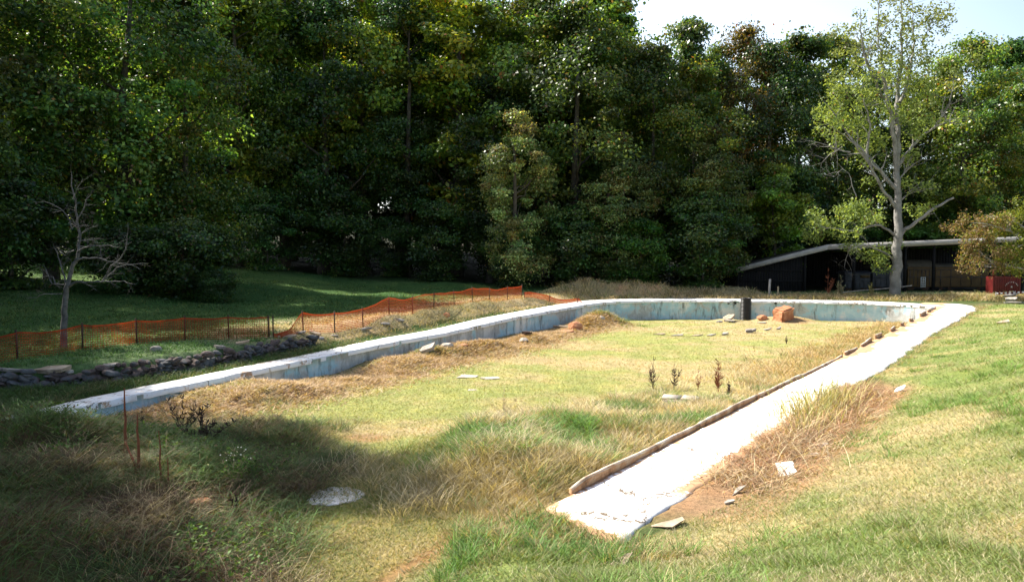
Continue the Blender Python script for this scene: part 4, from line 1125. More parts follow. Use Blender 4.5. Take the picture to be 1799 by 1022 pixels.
def crown_mesh(seed, H, Rr, zb, nclump, nleaf, size, clr=1.5, shape=1.0, drape=0.0, **kw):
    r = np.random.RandomState(seed)
    # clump centres spread over an uneven envelope
    cs = []; dirs = []
    lob = r.rand(7) * 2 * np.pi
    while len(cs) < nclump:
        u = r.rand(); th = r.rand() * 2 * np.pi
        env = math.sin(math.pi * min(1, (u * 0.93 + 0.07)) ** shape) ** 0.6
        env *= 0.78 + 0.22 * math.sin(3 * th + lob[0] + u * 4) + 0.12 * math.sin(5 * th + lob[1] - u * 7)
        rad = Rr * env * (0.35 + 0.65 * r.rand() ** 0.45)
        z = zb + (H - zb) * u
        cs.append((rad * math.cos(th), rad * math.sin(th), z)); dirs.append((math.cos(th) * .6, math.sin(th) * .6, 0.55))
    cs = np.array(cs); dirs = np.array(dirs)
    per = nleaf // nclump
    k = np.repeat(np.arange(nclump), per)
    rad = clr * (0.45 + 1.0 * r.rand(nclump))[k]
    off = r.randn(len(k), 3); off /= np.linalg.norm(off, axis=1)[:, None]
    off *= (r.rand(len(k), 1) ** 0.6) * np.where(r.rand(len(k), 1) < 0.12, 1.35, 1.0)
    off[:, 2] *= 0.55
    off[:, 2] -= drape * np.abs(off[:, 2]) * 3 * r.rand(len(k))
    pos = cs[k] + off * rad[:, None]
    pos[:, 2] = np.maximum(pos[:, 2], 0.1)
    col = leafcols(len(k), seed + 1, **kw)
    col *= (0.55 + 1.0 * r.rand(nclump) ** 1.3)[k][:, None]; col *= np.stack([0.85 + .5 * r.rand(nclump) ** 2, np.ones(nclump), np.ones(nclump)], 1)[k]
    V, F, Cc = leaves(pos, dirs[k] * 0.9 + off * 0.5 + np.array([0, 0, .35]), size, col, seed + 2)
    return mesh_np('crown', V, F, Cc), cs

def trunk_mesh(seed, H, r0, cs, zb, nl=14, sway=0.5):
    r = np.random.RandomState(seed)
    n = 9; z = np.linspace(-0.4, H * 0.86, n)
    c = np.cumsum(r.randn(n, 2) * sway * 0.35, 0); c -= c[0]; c *= np.linspace(0, 1, n)[:, None]
    pts = np.concatenate([c, z[:, None]], 1)
    rad = r0 * np.linspace(1, 0.12, n) ** 0.9; rad[0] *= 1.5
    paths = [(pts, rad)]
    order = r.permutation(len(cs))[:nl]
    for q in order:
        e = cs[q]; zs = max(zb * 0.7, e[2] - np.hypot(e[0], e[1]) * 0.7 - 0.5); zs = min(zs, H * .8)
        s0 = np.array([np.interp(zs, pts[:, 2], pts[:, 0]), np.interp(zs, pts[:, 2], pts[:, 1]), zs]); rr = np.interp(zs, pts[:, 2], rad) * .5
        m = 6; u = np.linspace(0, 1, m)[:, None]
        L = s0 * (1 - u) + e * u + np.array([0, 0, 1.0]) * (np.sin(u * np.pi) * -0.06 * np.linalg.norm(e - s0)) + r.randn(m, 3) * 0.12 * np.sin(u * np.pi)
        paths.append((L, rr * np.linspace(1, 0.12, m)))
    v, f = tubes(paths, 7)
    return mesh_np('trunk', v, f, None, True)

PROTO = {}
def proto(key, seed, H, Rr, zb, nclump, nleaf, size, clr, r0, nl=14, shape=1.0, drape=0.0, bark='bark', leaf='leaf', **kw):
    cm, cs = crown_mesh(seed, H, Rr, zb, nclump, nleaf, size, clr, shape, drape, **kw)
    cm.materials.append(M[leaf]); tm = trunk_mesh(seed + 9, H, r0, cs, zb, nl); tm.materials.append(M[bark])
    PROTO[key] = (cm, tm, H)
PROTO_W = None
YG = dict(base=(0.06, 0.10, 0.02), tip=(0.16, 0.18, 0.035))
proto('a', 11, 24, 5.2, 3.0, 120, 40000, 0.33, 1.5, 0.42)
proto('b', 12, 22, 6.0, 2.0, 120, 42000, 0.25, 1.7, 0.45, shape=1.15)
proto('c', 13, 26, 4.6, 6.0, 105, 42000, 0.22, 1.4, 0.40, shape=0.85)
proto('d', 14, 20, 5.0, 1.0, 115, 42000, 0.23, 1.5, 0.35, shape=1.3, tip=(0.16, 0.18, 0.035), brown=0.05)
proto('e', 15, 25, 5.6, 8.0, 95, 32000, 0.34, 1.5, 0.45)
proto('y', 16, 8.5, 2.6, 0.5, 60, 22000, 0.20, 0.9, 0.14, shape=1.3, base=(0.09, 0.16, 0.03), tip=(0.20, 0.28, 0.05))
proto('s', 17, 4.2, 2.8, 0.1, 60, 20000, 0.17, 0.9, 0.10, shape=1.5)
proto('t', 18, 6.5, 3.0, 0.1, 70, 24000, 0.18, 1.0, 0.12, shape=1.4)
proto('w', 20, 22, 5.0, 2.0, 110, 42000, 0.25, 1.6, 0.45, shape=1.1)
proto('v', 19, 15, 3.8, 0.6, 95, 42000, 0.19, 1.0, 0.35, shape=1.0, drape=0.8, base=(0.09, 0.14, 0.05), tip=(0.30, 0.33, 0.15), brown=0.10)

def tree(key, x, y, H, label, cat='tree', name='tree', group='trees of the wood behind the pool', tint=(1, 1, 1), rz=None, wide=1.0):
    cm, tm, H0 = PROTO[key]
    s = H / H0
    g = gz(x, y) if abs(x) < 500 else 0
    t = thing(name, (x, y, g), label, cat, group, random.random() * 6.28 if rz is None else rz)
    t.scale = (s * wide, s * wide, s)
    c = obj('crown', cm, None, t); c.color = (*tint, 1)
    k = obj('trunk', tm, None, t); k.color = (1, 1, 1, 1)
    return t

# --- front row of the wood, left to right (placed by where they stand)
def fx(px, d): return (px - 899.5) / FPX * d
DK = (0.62, 0.78, 0.72); YL = (2.0, 1.75, 1.0); BL = (0.7, 0.95, 1.0); OL = (1.6, 1.5, 1.0); BR = (1.5, 0.75, 0.6)  # tints carry light too: DK for shaded foliage, bright ones for sunlit crowns
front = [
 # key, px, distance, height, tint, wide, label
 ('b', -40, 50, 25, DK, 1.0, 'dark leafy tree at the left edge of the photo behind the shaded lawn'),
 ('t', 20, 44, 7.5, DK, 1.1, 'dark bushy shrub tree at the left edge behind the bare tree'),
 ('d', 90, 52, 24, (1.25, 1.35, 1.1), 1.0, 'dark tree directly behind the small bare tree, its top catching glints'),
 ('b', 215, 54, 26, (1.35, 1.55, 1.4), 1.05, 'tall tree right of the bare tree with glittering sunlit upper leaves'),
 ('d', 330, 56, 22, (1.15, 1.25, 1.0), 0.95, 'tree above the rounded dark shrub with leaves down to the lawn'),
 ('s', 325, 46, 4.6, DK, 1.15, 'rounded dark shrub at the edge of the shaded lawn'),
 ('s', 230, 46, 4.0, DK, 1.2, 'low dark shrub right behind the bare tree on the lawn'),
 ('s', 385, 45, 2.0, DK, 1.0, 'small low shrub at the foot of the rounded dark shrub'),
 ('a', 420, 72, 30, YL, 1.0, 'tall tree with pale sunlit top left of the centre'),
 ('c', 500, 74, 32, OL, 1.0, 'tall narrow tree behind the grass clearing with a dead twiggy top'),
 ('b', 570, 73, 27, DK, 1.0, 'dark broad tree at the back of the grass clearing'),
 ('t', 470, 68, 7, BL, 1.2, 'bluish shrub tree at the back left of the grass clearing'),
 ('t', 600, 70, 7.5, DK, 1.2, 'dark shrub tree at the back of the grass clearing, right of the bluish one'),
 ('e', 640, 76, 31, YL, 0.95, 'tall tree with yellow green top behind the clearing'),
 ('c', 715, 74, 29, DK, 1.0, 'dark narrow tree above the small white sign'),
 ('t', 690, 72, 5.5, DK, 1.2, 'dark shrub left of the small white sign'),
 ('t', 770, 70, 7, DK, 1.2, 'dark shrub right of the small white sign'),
 ('a', 800, 77, 32, (2.2, 1.8, 0.8), 1.05, 'tall tree with a golden green crown above the centre'),  # bright tint stands in for sun on this crown
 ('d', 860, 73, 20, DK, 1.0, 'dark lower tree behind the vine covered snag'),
 ('v', 905, 66, 15.5, (1.75, 1.75, 1.5), 1.0, 'vine covered snag with sun-tinted pale trailing leaves at the centre'),  # pale tint stands in for sunlight the neighbours block
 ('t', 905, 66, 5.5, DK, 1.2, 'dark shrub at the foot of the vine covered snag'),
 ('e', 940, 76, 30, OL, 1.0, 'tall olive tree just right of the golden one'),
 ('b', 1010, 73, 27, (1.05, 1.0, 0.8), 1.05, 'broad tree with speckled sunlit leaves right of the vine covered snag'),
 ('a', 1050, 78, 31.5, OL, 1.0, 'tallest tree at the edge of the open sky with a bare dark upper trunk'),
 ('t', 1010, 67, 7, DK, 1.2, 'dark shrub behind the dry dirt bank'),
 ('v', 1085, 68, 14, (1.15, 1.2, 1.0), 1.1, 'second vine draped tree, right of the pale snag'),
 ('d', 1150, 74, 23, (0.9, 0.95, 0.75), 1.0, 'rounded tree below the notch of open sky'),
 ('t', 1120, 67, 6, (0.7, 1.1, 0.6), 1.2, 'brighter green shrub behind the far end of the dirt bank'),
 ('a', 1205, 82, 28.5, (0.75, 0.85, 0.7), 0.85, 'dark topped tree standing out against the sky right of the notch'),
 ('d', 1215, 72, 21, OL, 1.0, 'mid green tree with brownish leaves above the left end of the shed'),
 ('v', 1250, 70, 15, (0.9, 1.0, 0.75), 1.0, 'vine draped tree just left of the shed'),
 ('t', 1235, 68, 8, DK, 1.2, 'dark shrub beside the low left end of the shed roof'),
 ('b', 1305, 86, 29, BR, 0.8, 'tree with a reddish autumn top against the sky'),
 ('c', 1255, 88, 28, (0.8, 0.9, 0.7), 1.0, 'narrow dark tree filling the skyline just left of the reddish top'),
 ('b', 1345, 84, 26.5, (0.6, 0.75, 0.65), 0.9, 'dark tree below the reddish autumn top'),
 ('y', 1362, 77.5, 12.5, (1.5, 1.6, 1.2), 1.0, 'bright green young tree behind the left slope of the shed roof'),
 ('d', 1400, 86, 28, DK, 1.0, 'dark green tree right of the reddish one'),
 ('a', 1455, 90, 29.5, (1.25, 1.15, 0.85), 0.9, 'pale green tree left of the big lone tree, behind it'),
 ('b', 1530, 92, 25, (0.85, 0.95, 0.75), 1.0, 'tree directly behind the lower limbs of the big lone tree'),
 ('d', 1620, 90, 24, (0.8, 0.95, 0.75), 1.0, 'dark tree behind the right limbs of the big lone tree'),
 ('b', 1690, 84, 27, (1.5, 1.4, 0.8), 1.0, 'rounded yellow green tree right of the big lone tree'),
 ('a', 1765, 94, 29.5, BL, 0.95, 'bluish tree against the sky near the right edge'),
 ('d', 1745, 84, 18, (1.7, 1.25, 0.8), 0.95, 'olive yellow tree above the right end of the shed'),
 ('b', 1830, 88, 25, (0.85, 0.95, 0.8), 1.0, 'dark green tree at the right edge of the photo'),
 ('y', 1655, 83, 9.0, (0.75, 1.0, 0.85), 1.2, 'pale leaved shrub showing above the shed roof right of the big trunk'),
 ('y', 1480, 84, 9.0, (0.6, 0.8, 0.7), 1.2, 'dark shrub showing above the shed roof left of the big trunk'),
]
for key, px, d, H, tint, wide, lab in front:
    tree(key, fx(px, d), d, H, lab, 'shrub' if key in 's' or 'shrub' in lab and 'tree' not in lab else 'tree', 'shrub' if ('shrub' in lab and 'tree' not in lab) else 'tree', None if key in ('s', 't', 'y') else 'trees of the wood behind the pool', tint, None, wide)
# --- second and third row, mostly hidden
bl_lab = 'leafy tree deep in the wood, mostly hidden behind the front row'
rr = np.random.RandomState(3)
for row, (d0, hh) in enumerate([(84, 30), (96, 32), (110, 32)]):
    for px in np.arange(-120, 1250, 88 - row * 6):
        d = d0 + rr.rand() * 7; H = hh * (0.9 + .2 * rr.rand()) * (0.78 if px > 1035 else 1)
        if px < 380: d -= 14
        tree('abcde'[rr.randint(5)], fx(px + rr.rand() * 40, d), d, H, bl_lab, tint=tuple(np.array([1.0 + .6 * rr.rand(), 1.15 + .5 * rr.rand(), 1.1]) * (1 if row else .85)))  # rear rows tinted brighter, so the upper wood looks sunlit
for px in np.arange(1270, 1900, 60):
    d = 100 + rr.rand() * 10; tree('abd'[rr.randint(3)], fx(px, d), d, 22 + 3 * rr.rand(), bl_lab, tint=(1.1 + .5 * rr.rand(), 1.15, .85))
# --- the wood goes on along the left side, out of the frame: it shades the bank and the near corner
off_lab = 'leafy tree of the wood left of the photo, outside the frame'
for k, (x, y, H, key) in enumerate([(-30, 38.5, 26, 'c'), (-33, 31, 24, 'b'), (-37, 44, 24, 'b'), (-42, 36, 24, 'd'), (-46, 50, 25, 'b'), (-36, 24, 22, 'd'), (-39, 30, 24, 'b'), (-21, 21.9, 22.3, 'n'), (-24, 17.6, 24, 'n'), (-21.5, 10.6, 19.5, 'n'),
                  (-28, 22.0, 20, 'w'), (-25, 12.6, 19.5, 'n'), (-26, 17.5, 20, 'n'), (-19.5, 16.5, 12.5, 'd'), (-30, 14, 20, 'd')]):
    tree('w' if key == 'n' else key, x, y, H, off_lab, group='trees left of the frame', wide=0.66 if key == 'n' else 1.0)

# --- skeleton-drawn trees
def px3(pts, d, dy, r, rough=0.0):
    out_ = []
    n = len(pts)
    for k, (a, b) in enumerate(pts):
        p = PD(a, b, d); p = np.array([p[0], d, p[2]])
        sc = 1.0
        out_.append(p + np.array([0, dy * (k / max(1, n - 1)), 0]))
    out_ = np.array(out_)
    q = resample(out_, 0.5 if d > 40 else 0.16)
    q[1:-1] += r.randn(len(q) - 2, 3) * rough
    return q

def twigs(path, rad, r, n, L, depth, acc, droop=0.0):
    for _ in range(n):
        k = r.randint(len(path) // 4, len(path)); p = path[k]
        t = path[min(k + 1, len(path) - 1)] - path[max(k - 1, 0)]; t = t / (np.linalg.norm(t) + 1e-9)
        d = t * 0.7 + r.randn(3) * 0.6; d[2] += 0.15 - droop; d /= np.linalg.norm(d)
        l = L * (0.5 + r.rand()); m = 5
        pts = [p]
        for j in range(m - 1):
            d = d + r.randn(3) * 0.16; d /= np.linalg.norm(d); pts.append(pts[-1] + d * l / m)
        pts = np.array(pts); rb = min(rad[k] * 0.6, rad[k])
        ra = rb * np.linspace(1, 0.25, m)
        acc.append((pts, ra))
        if depth > 0: twigs(pts, ra, r, 3, L * 0.55, depth - 1, acc, droop)

# big lone tree
r = np.random.RandomState(77)
HD = 62.0
hb = PD(1571, 524, HD); hbase = np.array([hb[0], HD, gz(hb[0], HD)])
hero = thing('lone_tree', tuple(hbase), 'big half dead pale-barked tree with yellow green leaves standing before the shed', 'tree')
sk = [
 ([(1571, 530), (1573, 490), (1577, 440), (1579, 400), (1577, 350), (1576, 300), (1577, 265)], 0.0, 0.47, 0.20),
 ([(1576, 300), (1568, 245), (1560, 205), (1550, 165), (1541, 120), (1531, 60), (1534, -5)], -1.2, 0.22, 0.02),
 ([(1577, 270), (1578, 230), (1579, 190), (1583, 150), (1590, 100), (1592, 40), (1593, -25)], 0.8, 0.23, 0.02),
 ([(1581, 180), (1602, 135), (1616, 90), (1622, 45), (1626, -8)], 2.0, 0.15, 0.02),
 ([(1619, 75), (1638, 48), (1651, 22)], 0.8, 0.06, 0.015),
 ([(1552, 172), (1528, 140), (1508, 105), (1496, 62), (1492, 28)], -2.0, 0.13, 0.02),
 ([(1545, 140), (1525, 100), (1517, 60), (1512, 32)], 1.5, 0.09, 0.015),
 ([(1573, 364), (1548, 336), (1520, 298), (1494, 268), (1466, 244), (1438, 232)], -2.5, 0.15, 0.02),
 ([(1574, 332), (1548, 306), (1520, 282), (1497, 252), (1470, 222), (1446, 190)], -1.0, 0.16, 0.03),
 ([(1524, 284), (1522, 255), (1524, 225), (1512, 190), (1500, 160)], -1.0, 0.12, 0.02),
 ([(1570, 412), (1548, 396), (1520, 398), (1495, 407), (1455, 402), (1425, 398)], -1.5, 0.11, 0.02),
 ([(1569, 456), (1545, 442), (1520, 432), (1496, 430), (1478, 436)], -2.0, 0.09, 0.015),
 ([(1583, 412), (1604, 388), (1626, 368), (1657, 350)], -1.5, 0.17, 0.08),
 ([(1582, 352), (1592, 338), (1604, 330), (1615, 333)], -1.0, 0.09, 0.02),
 ([(1577, 318), (1592, 300), (1604, 288), (1620, 276)], -1.0, 0.08, 0.012),
 ([(1578, 290), (1600, 262), (1618, 244), (1640, 226), (1664, 214), (1690, 213), (1712, 216)], 1.2, 0.15, 0.02),
 ([(1640, 226), (1652, 205), (1664, 180), (1668, 152)], -0.6, 0.12, 0.03),
 ([(1664, 214), (1684, 207), (1708, 203)], 0.6, 0.06, 0.012),
 ([(1494, 268), (1470, 262), (1445, 250), (1430, 245)], 0.8, 0.07, 0.01),
 ([(1480, 258), (1462, 268), (1448, 285)], 0.5, 0.05, 0.01),
 ([(1505, 345), (1490, 300), (1480, 295), (1470, 310)], 0.5, 0.04, 0.01),
 ([(1496, 430), (1492, 448), (1486, 470)], 0.3, 0.04, 0.01),
]
paths = []; alltips = []
for pts, dy, ra, rb in sk:
    q = px3(pts, HD, dy, r, 0.05); rad = np.linspace(ra, rb, len(q)); 
    if ra > 0.5: rad[0:3] *= np.array([1.35, 1.15, 1.05])
    paths.append((q, rad)); alltips.append(q)
extra = []
for k, (q, rad) in enumerate(paths):
    if k == 0: continue
    twigs(q, rad, r, 7 if k not in (12,) else 1, 2.0, 1, extra)
v, f = tubes(paths + extra, 7)
ho = obj('trunk', mesh_np('trunk', v, f, None, True), M['pale_bark']); child(ho, hero)
clumps = [(1535, 8, 11), (1533, 30, 13), (1530, 55, 14), (1594, -10, 14), (1592, 15, 17), (1588, 40, 20), (1622, 8, 12), (1620, 30, 15), (1626, 55, 18), (1646, 30, 11), (1640, 45, 12),
 (1494, 38, 8), (1492, 58, 11), (1508, 75, 10), (1560, 40, 14), (1575, 60, 18), (1605, 70, 22), (1560, 75, 14), (1545, 80, 16), (1612, 40, 10), (1515, 95, 14), (1595, 85, 18), (1500, 110, 18), (1520, 120, 16),
 (1545, 105, 14), (1555, 125, 12), (1600, 105, 20), (1625, 95, 22), (1640, 110, 18), (1490, 135, 18), (1510, 140, 18), (1535, 145, 16), (1600, 135, 20), (1622, 130, 22), (1648, 135, 18),
 (1480, 165, 14), (1478, 190, 18), (1505, 165, 20), (1525, 175, 18), (1550, 185, 14), (1600, 160, 20), (1625, 160, 20), (1455, 192, 16), (1452, 212, 16), (1475, 215, 18), (1500, 200, 20), (1525, 205, 20), (1545, 215, 15),
 (1595, 190, 16), (1615, 195, 18), (1600, 215, 18), (1505, 232, 20), (1530, 240, 18), (1485, 238, 15), (1552, 245, 12), (1595, 245, 14), (1610, 225, 16), (1520, 262, 14), (1545, 268, 10), (1590, 268, 12),
 (1597, 330, 12), (1608, 336, 9), (1530, 312, 9), (1618, 362, 11), (1625, 372, 8),
 (1430, 385, 12), (1445, 398, 15), (1460, 410, 14), (1475, 392, 14), (1490, 372, 15), (1512, 368, 16), (1535, 375, 14), (1550, 385, 10), (1480, 375, 12), (1425, 402, 9),
 (1510, 440, 9), (1535, 447, 12), (1550, 458, 11), (1560, 440, 8), (1590, 430, 6), (1500, 435, 7), (1543, 470, 8)]
pos = []; dv = []; ids = []
for k, (a, b, rp) in enumerate(clumps):
    c = PD(a, b, HD); c = np.array([c[0], HD + r.randn() * 1.3, c[2]]); R_ = rp / FPX * HD
    n = int(150 * R_ ** 1.5 * (0.6 if b < 90 else 1.0) * (1.6 if b > 350 else 1.0)) + 30
    subs = c + r.randn(max(7, int(R_ * 13)), 3) * R_ * np.array([.85, 1.1, .75])
    kk = r.randint(len(subs), size=n * 2)
    o_ = r.randn(n * 2, 3) * 0.24
    pos.append(subs[kk] + o_); dv.append(o_); ids += [k] * (n * 2)
pos = np.concatenate(pos); dv = np.concatenate(dv); ids = np.array(ids)
col = leafcols(len(pos), 91, base=(0.12, 0.19, 0.055), tip=(0.31, 0.39, 0.12), brown=0.03, power=1.0)
high = sst(14, 24, pos[:, 2])[:, None]
col = col * (1 - high * .75) + np.array([0.17, 0.19, 0.09]) * (0.7 + .6 * r.rand(len(pos), 1)) * high * .75
V, F, Cc = leaves(pos, dv * 1.0 + np.array([0, 0, .5]), 0.22, col, 92)
c_ = obj('crown', mesh_np('crown', V, F, Cc), M['hero_leaf']); child(c_, hero)

# small bare tree, left
BD = 26.0; r = np.random.RandomState(41)
bb = PD(113, 602, BD); bbase = (bb[0], BD, gz(bb[0], BD))
bare = thing('bare_tree', bbase, 'small leafless tree with pale grey branches standing in the shade behind the net', 'tree')
sk = [
 ([(112, 612), (113, 560), (115, 515), (120, 498)], 0, 0.125, 0.085), ([(120, 500), (126, 470), (137, 450), (137, 412), (132, 385), (128, 350), (121, 325), (119, 300)], .2, 0.075, 0.012),
 ([(118, 505), (127, 500), (136, 494), (146, 493), (153, 497), (165, 496), (180, 494), (205, 494), (228, 493), (238, 497), (252, 498)], -.5, 0.05, 0.01),
 ([(180, 494), (192, 480), (203, 470), (215, 466), (228, 466), (236, 474)], .4, 0.03, 0.006), ([(180, 494), (195, 470), (208, 460), (220, 448), (228, 430), (231, 410), (232, 392)], -.3, 0.035, 0.006),
 ([(137, 456), (150, 453), (165, 453), (182, 459), (200, 463), (220, 464), (245, 463)], .6, 0.035, 0.006), ([(137, 442), (150, 436), (165, 432), (185, 432), (205, 431), (224, 435)], -.6, 0.035, 0.008),
 ([(136, 424), (150, 421), (168, 420)], .3, 0.022, 0.005), ([(137, 418), (142, 406), (150, 400), (160, 397)], .4, 0.02, 0.005), ([(135, 400), (148, 397), (160, 396)], -.3, 0.018, 0.005),
 ([(127, 402), (123, 384), (114, 370), (100, 360), (84, 355), (68, 356)], -.3, 0.03, 0.006), ([(134, 392), (142, 372), (148, 350), (156, 335)], .2, 0.024, 0.004),
 ([(116, 500), (108, 478), (99, 460), (92, 445), (82, 432)], .4, 0.035, 0.006), ([(113, 500), (98, 500), (84, 498), (78, 480), (66, 464)], .3, 0.03, 0.006), ([(98, 500), (90, 486), (70, 486), (52, 490)], .3, 0.022, 0.005),
 ([(110, 516), (95, 516), (82, 516), (68, 522), (55, 522)], -.3, 0.022, 0.006), ([(178, 432), (177, 445), (180, 458)], 0, 0.014, 0.006), ([(131, 440), (118, 442), (108, 450), (98, 440)], .3, 0.03, 0.006), ([(128, 350), (134, 330), (140, 312)], .2, 0.02, 0.004)]
paths = []
for pts, dy, ra, rb in sk:
    q = px3(pts, BD, dy, r, 0.012); rad = np.linspace(ra, rb, len(q)); paths.append((q, rad))
extra = []
for k, (q, rad) in enumerate(paths):
    if k: twigs(q, rad * .7, r, 9, 0.55, 1, extra)
v, f = tubes(paths, 7); child(obj('trunk', mesh_np('trunk', v, f, None, True), M['grey_bark']), bare)
v, f = tubes(extra, 4); child(obj('twigs', mesh_np('twigs', v, f, None, True), M['grey_bark']), bare)

# overhanging autumn bush at the right edge
AD = 54.0; r = np.random.RandomState(51)
ab = PD(1850, 528, AD)
aut = thing('autumn_tree', (ab[0], AD, gz(ab[0], AD)), 'leaning tree with brown and yellow leaves overhanging the red cabin at the right edge', 'tree')
sk = [([(1850, 535), (1845, 480), (1830, 430), (1815, 380), (1810, 330)], 0, .22, .08), ([(1835, 450), (1800, 425), (1770, 405), (1735, 395), (1700, 392)], -.5, .10, .015), ([(1840, 470), (1810, 475), (1770, 466), (1735, 450), (1705, 430)], .5, .08, .012),
      ([(1825, 410), (1790, 390), (1755, 380), (1730, 384)], .8, .08, .012), ([(1770, 466), (1745, 462), (1720, 470)], 0, .04, .01)]
paths = [];
for pts, dy, ra, rb in sk:
    q = px3(pts, AD, dy, r, 0.04); paths.append((q, np.linspace(ra, rb, len(q))))
extra = []
for q, rad in paths[1:]: twigs(q, rad, r, 8, 1.1, 1, extra)
v, f = tubes(paths + extra, 6); child(obj('trunk', mesh_np('trunk', v, f, None, True), M['dead_wood']), aut)
cl = [(1705, 400, 13, 1), (1695, 415, 12, 1), (1712, 430, 12, 1), (1725, 400, 15, 1), (1720, 385, 12, 1), (1740, 388, 13, 1), (1735, 420, 11, 1), (1718, 452, 13, 1), (1730, 465, 14, 1), (1745, 448, 12, 1), (1748, 470, 10, 1), (1710, 440, 9, 1),
      (1765, 388, 14, .3), (1780, 378, 15, 0), (1795, 390, 15, 0), (1770, 410, 14, .2), (1790, 412, 15, 0), (1765, 435, 12, .4), (1785, 440, 15, 0), (1800, 440, 15, 0), (1770, 455, 13, .3), (1795, 465, 14, 0), (1810, 410, 18, 0), (1815, 380, 18, 0), (1820, 440, 16, 0), (1800, 365, 15, 0), (1785, 395, 12, 0), (1805, 478, 10, 0)]
pos = []; dv = []; bt = []
for a, b, rp, br in cl:
    c = PD(a, b, AD); R_ = rp / FPX * AD; c = np.array([c[0], AD + r.randn() * .9, c[2]]); n = int(1250 * R_ ** 1.6)
    subs = c + r.randn(7, 3) * R_ * np.array([.6, .9, .5]); kk = r.randint(7, size=n); o_ = r.randn(n, 3) * .2
    pos.append(subs[kk] + o_); dv.append(o_); bt += [br] * n
pos = np.concatenate(pos); dv = np.concatenate(dv); bt = np.array(bt)[:, None]
g_ = leafcols(len(pos), 5, base=(0.08, 0.13, 0.025), tip=(0.26, 0.28, 0.05), brown=.02, power=1.0); b_ = np.array([0.24, 0.17, 0.09]) * (0.5 + .9 * r.rand(len(pos), 1))
bsel = r.rand(len(pos), 1) < bt * .8
V, F, Cc = leaves(pos, dv + np.array([0, 0, .4]), 0.15, np.where(bsel, b_, g_), 52)
child(obj('crown', mesh_np('crown', V, F, Cc), M['hero_leaf']), aut)

# ------------------------------------------------------------------ grasses
def blades(x, y, h, w, col, seed, lean=0.35, nseg=1, bend=0.3, az=None, z=None):
    r = np.random.RandomState(seed); n = len(x)
    if z is None: z = bil(ZZ, x, y) - 0.01
    th = r.rand(n) * 2 * np.pi; ld = r.rand(n) * 2 * np.pi if az is None else az + r.randn(n) * .6
    la = lean * (0.3 + r.rand(n) * 1.2)
    d = np.stack([np.cos(ld), np.sin(ld), np.zeros(n)], 1); s = np.stack([np.cos(th), np.sin(th), np.zeros(n)], 1) * (w / 2)[:, None]
    base = np.stack([x, y, z], 1); up = np.array([0, 0, 1.0])
    V = []; 
    ts = np.linspace(0, 1, nseg + 1)
    for t in ts[:-1]:
        c = base + up * (h * t * (1 - 0.25 * bend * t))[:, None] + d * (h * (la * t + bend * t * t))[:, None]
        k = (1 - t * 0.6)
        V += [c - s * k, c + s * k]
    tip = base + up * (h * (1 - 0.25 * bend - bend * .35))[:, None] + d * (h * (la + bend))[:, None]
    V.append(tip)
    m = len(V); V = np.stack(V, 1).reshape(-1, 3)
    o = np.arange(n)[:, None] * m
    Fq = [o + np.array([[2 * k, 2 * k + 1, 2 * k + 3]]) for k in range(nseg - 1)] + [o + np.array([[2 * k, 2 * k + 3, 2 * k + 2]]) for k in range(nseg - 1)]
    Fq.append(o + np.array([[m - 3, m - 2, m - 1]]))
    F = np.concatenate(Fq)
    return V, F, np.repeat(col, m, 0)

def scatter(n, seed, ymin, ymax, xfun, power=1.6):
    """random points, denser nearer the viewer's end of the site"""
    r = np.random.RandomState(seed)
    u = r.rand(n); p = 1 - power
    y = (ymin ** p + u * (ymax ** p - ymin ** p)) ** (1 / p)
    x = (r.rand(n) * 2 - 1) * (y * 0.74 + 2.0)
    return x, y

def leaf_litter():
    r = np.random.RandomState(290); x, y = rnd_in(420, 291, lambda x, y: (bil(SS, x, y) > .1) * (bil(SS, x, y) < pw(bil(AA, x, y))) * (.15 + sst(.45, .65, fbm(x, y, 1.5, 292))), 0, 30, 10.8, 46)
    V, F, Cc = leaves(np.stack([x, y, np.full(len(x), .018)], 1), np.tile([0, 0, 4.0], (len(x), 1)), 0.05, np.array([0.16, 0.09, 0.05]) * (.5 + r.rand(len(x), 1)), 293)
    o = obj('dead_leaves', mesh_np('dead_leaves', V, F, Cc), M['grass']); o.color = (1, 1, 1, 1); tag(o, 'few dry brown leaves scattered over the white path', 'leaves', kind='stuff')

def add_grass(name, label_, parts):
    V = []; F = []; Cc = []; b = 0
    for v, f, c in parts:
        V.append(v); F.append(f + b); Cc.append(c); b += len(v)
    o = obj(name, mesh_np(name, np.concatenate(V), np.concatenate(F), np.concatenate(Cc)), M['grass']); o.color = (1, 1, 1, 1)
    return tag(o, label_, 'grass', kind='stuff')

def field(G, x, y): return bil(G, x, y)
r = np.random.RandomState(200)
# hillside lawn
x, y = scatter(420000, 201, 3.6, 58, None, 1.5)
dh = bil(DH, x, y); keep = (dh > 0.06) & (x < 45)
x, y, dh = x[keep], y[keep], dh[keep]
n = len(x); base = bil(COL, x, y); g = r.rand(n)
dry = bil(dry_h, x, y)
pick = r.rand(n) < (0.22 + 0.55 * dry)
col = np.where(pick[:, None], np.array([0.40, 0.35, 0.22]), np.array([0.165, 0.235, 0.065])) * (0.65 + 0.7 * r.rand(n, 1))
col = 0.7 * col + 0.3 * base
big = vnoise(x, y, 0.7, 202) * (1 - dry)
h = (0.035 + 0.05 * r.rand(n) + 0.10 * sst(0.55, 0.85, big)) * (1 + 0.012 * y)
w = (0.006 + 0.004 * r.rand(n)) * (1 + 0.10 * y)
add_grass('lawn', 'short dry and green grass on the sunny slope right of the path', [blades(x, y, h, w, col, 203, 0.7, 1, 0.4)])
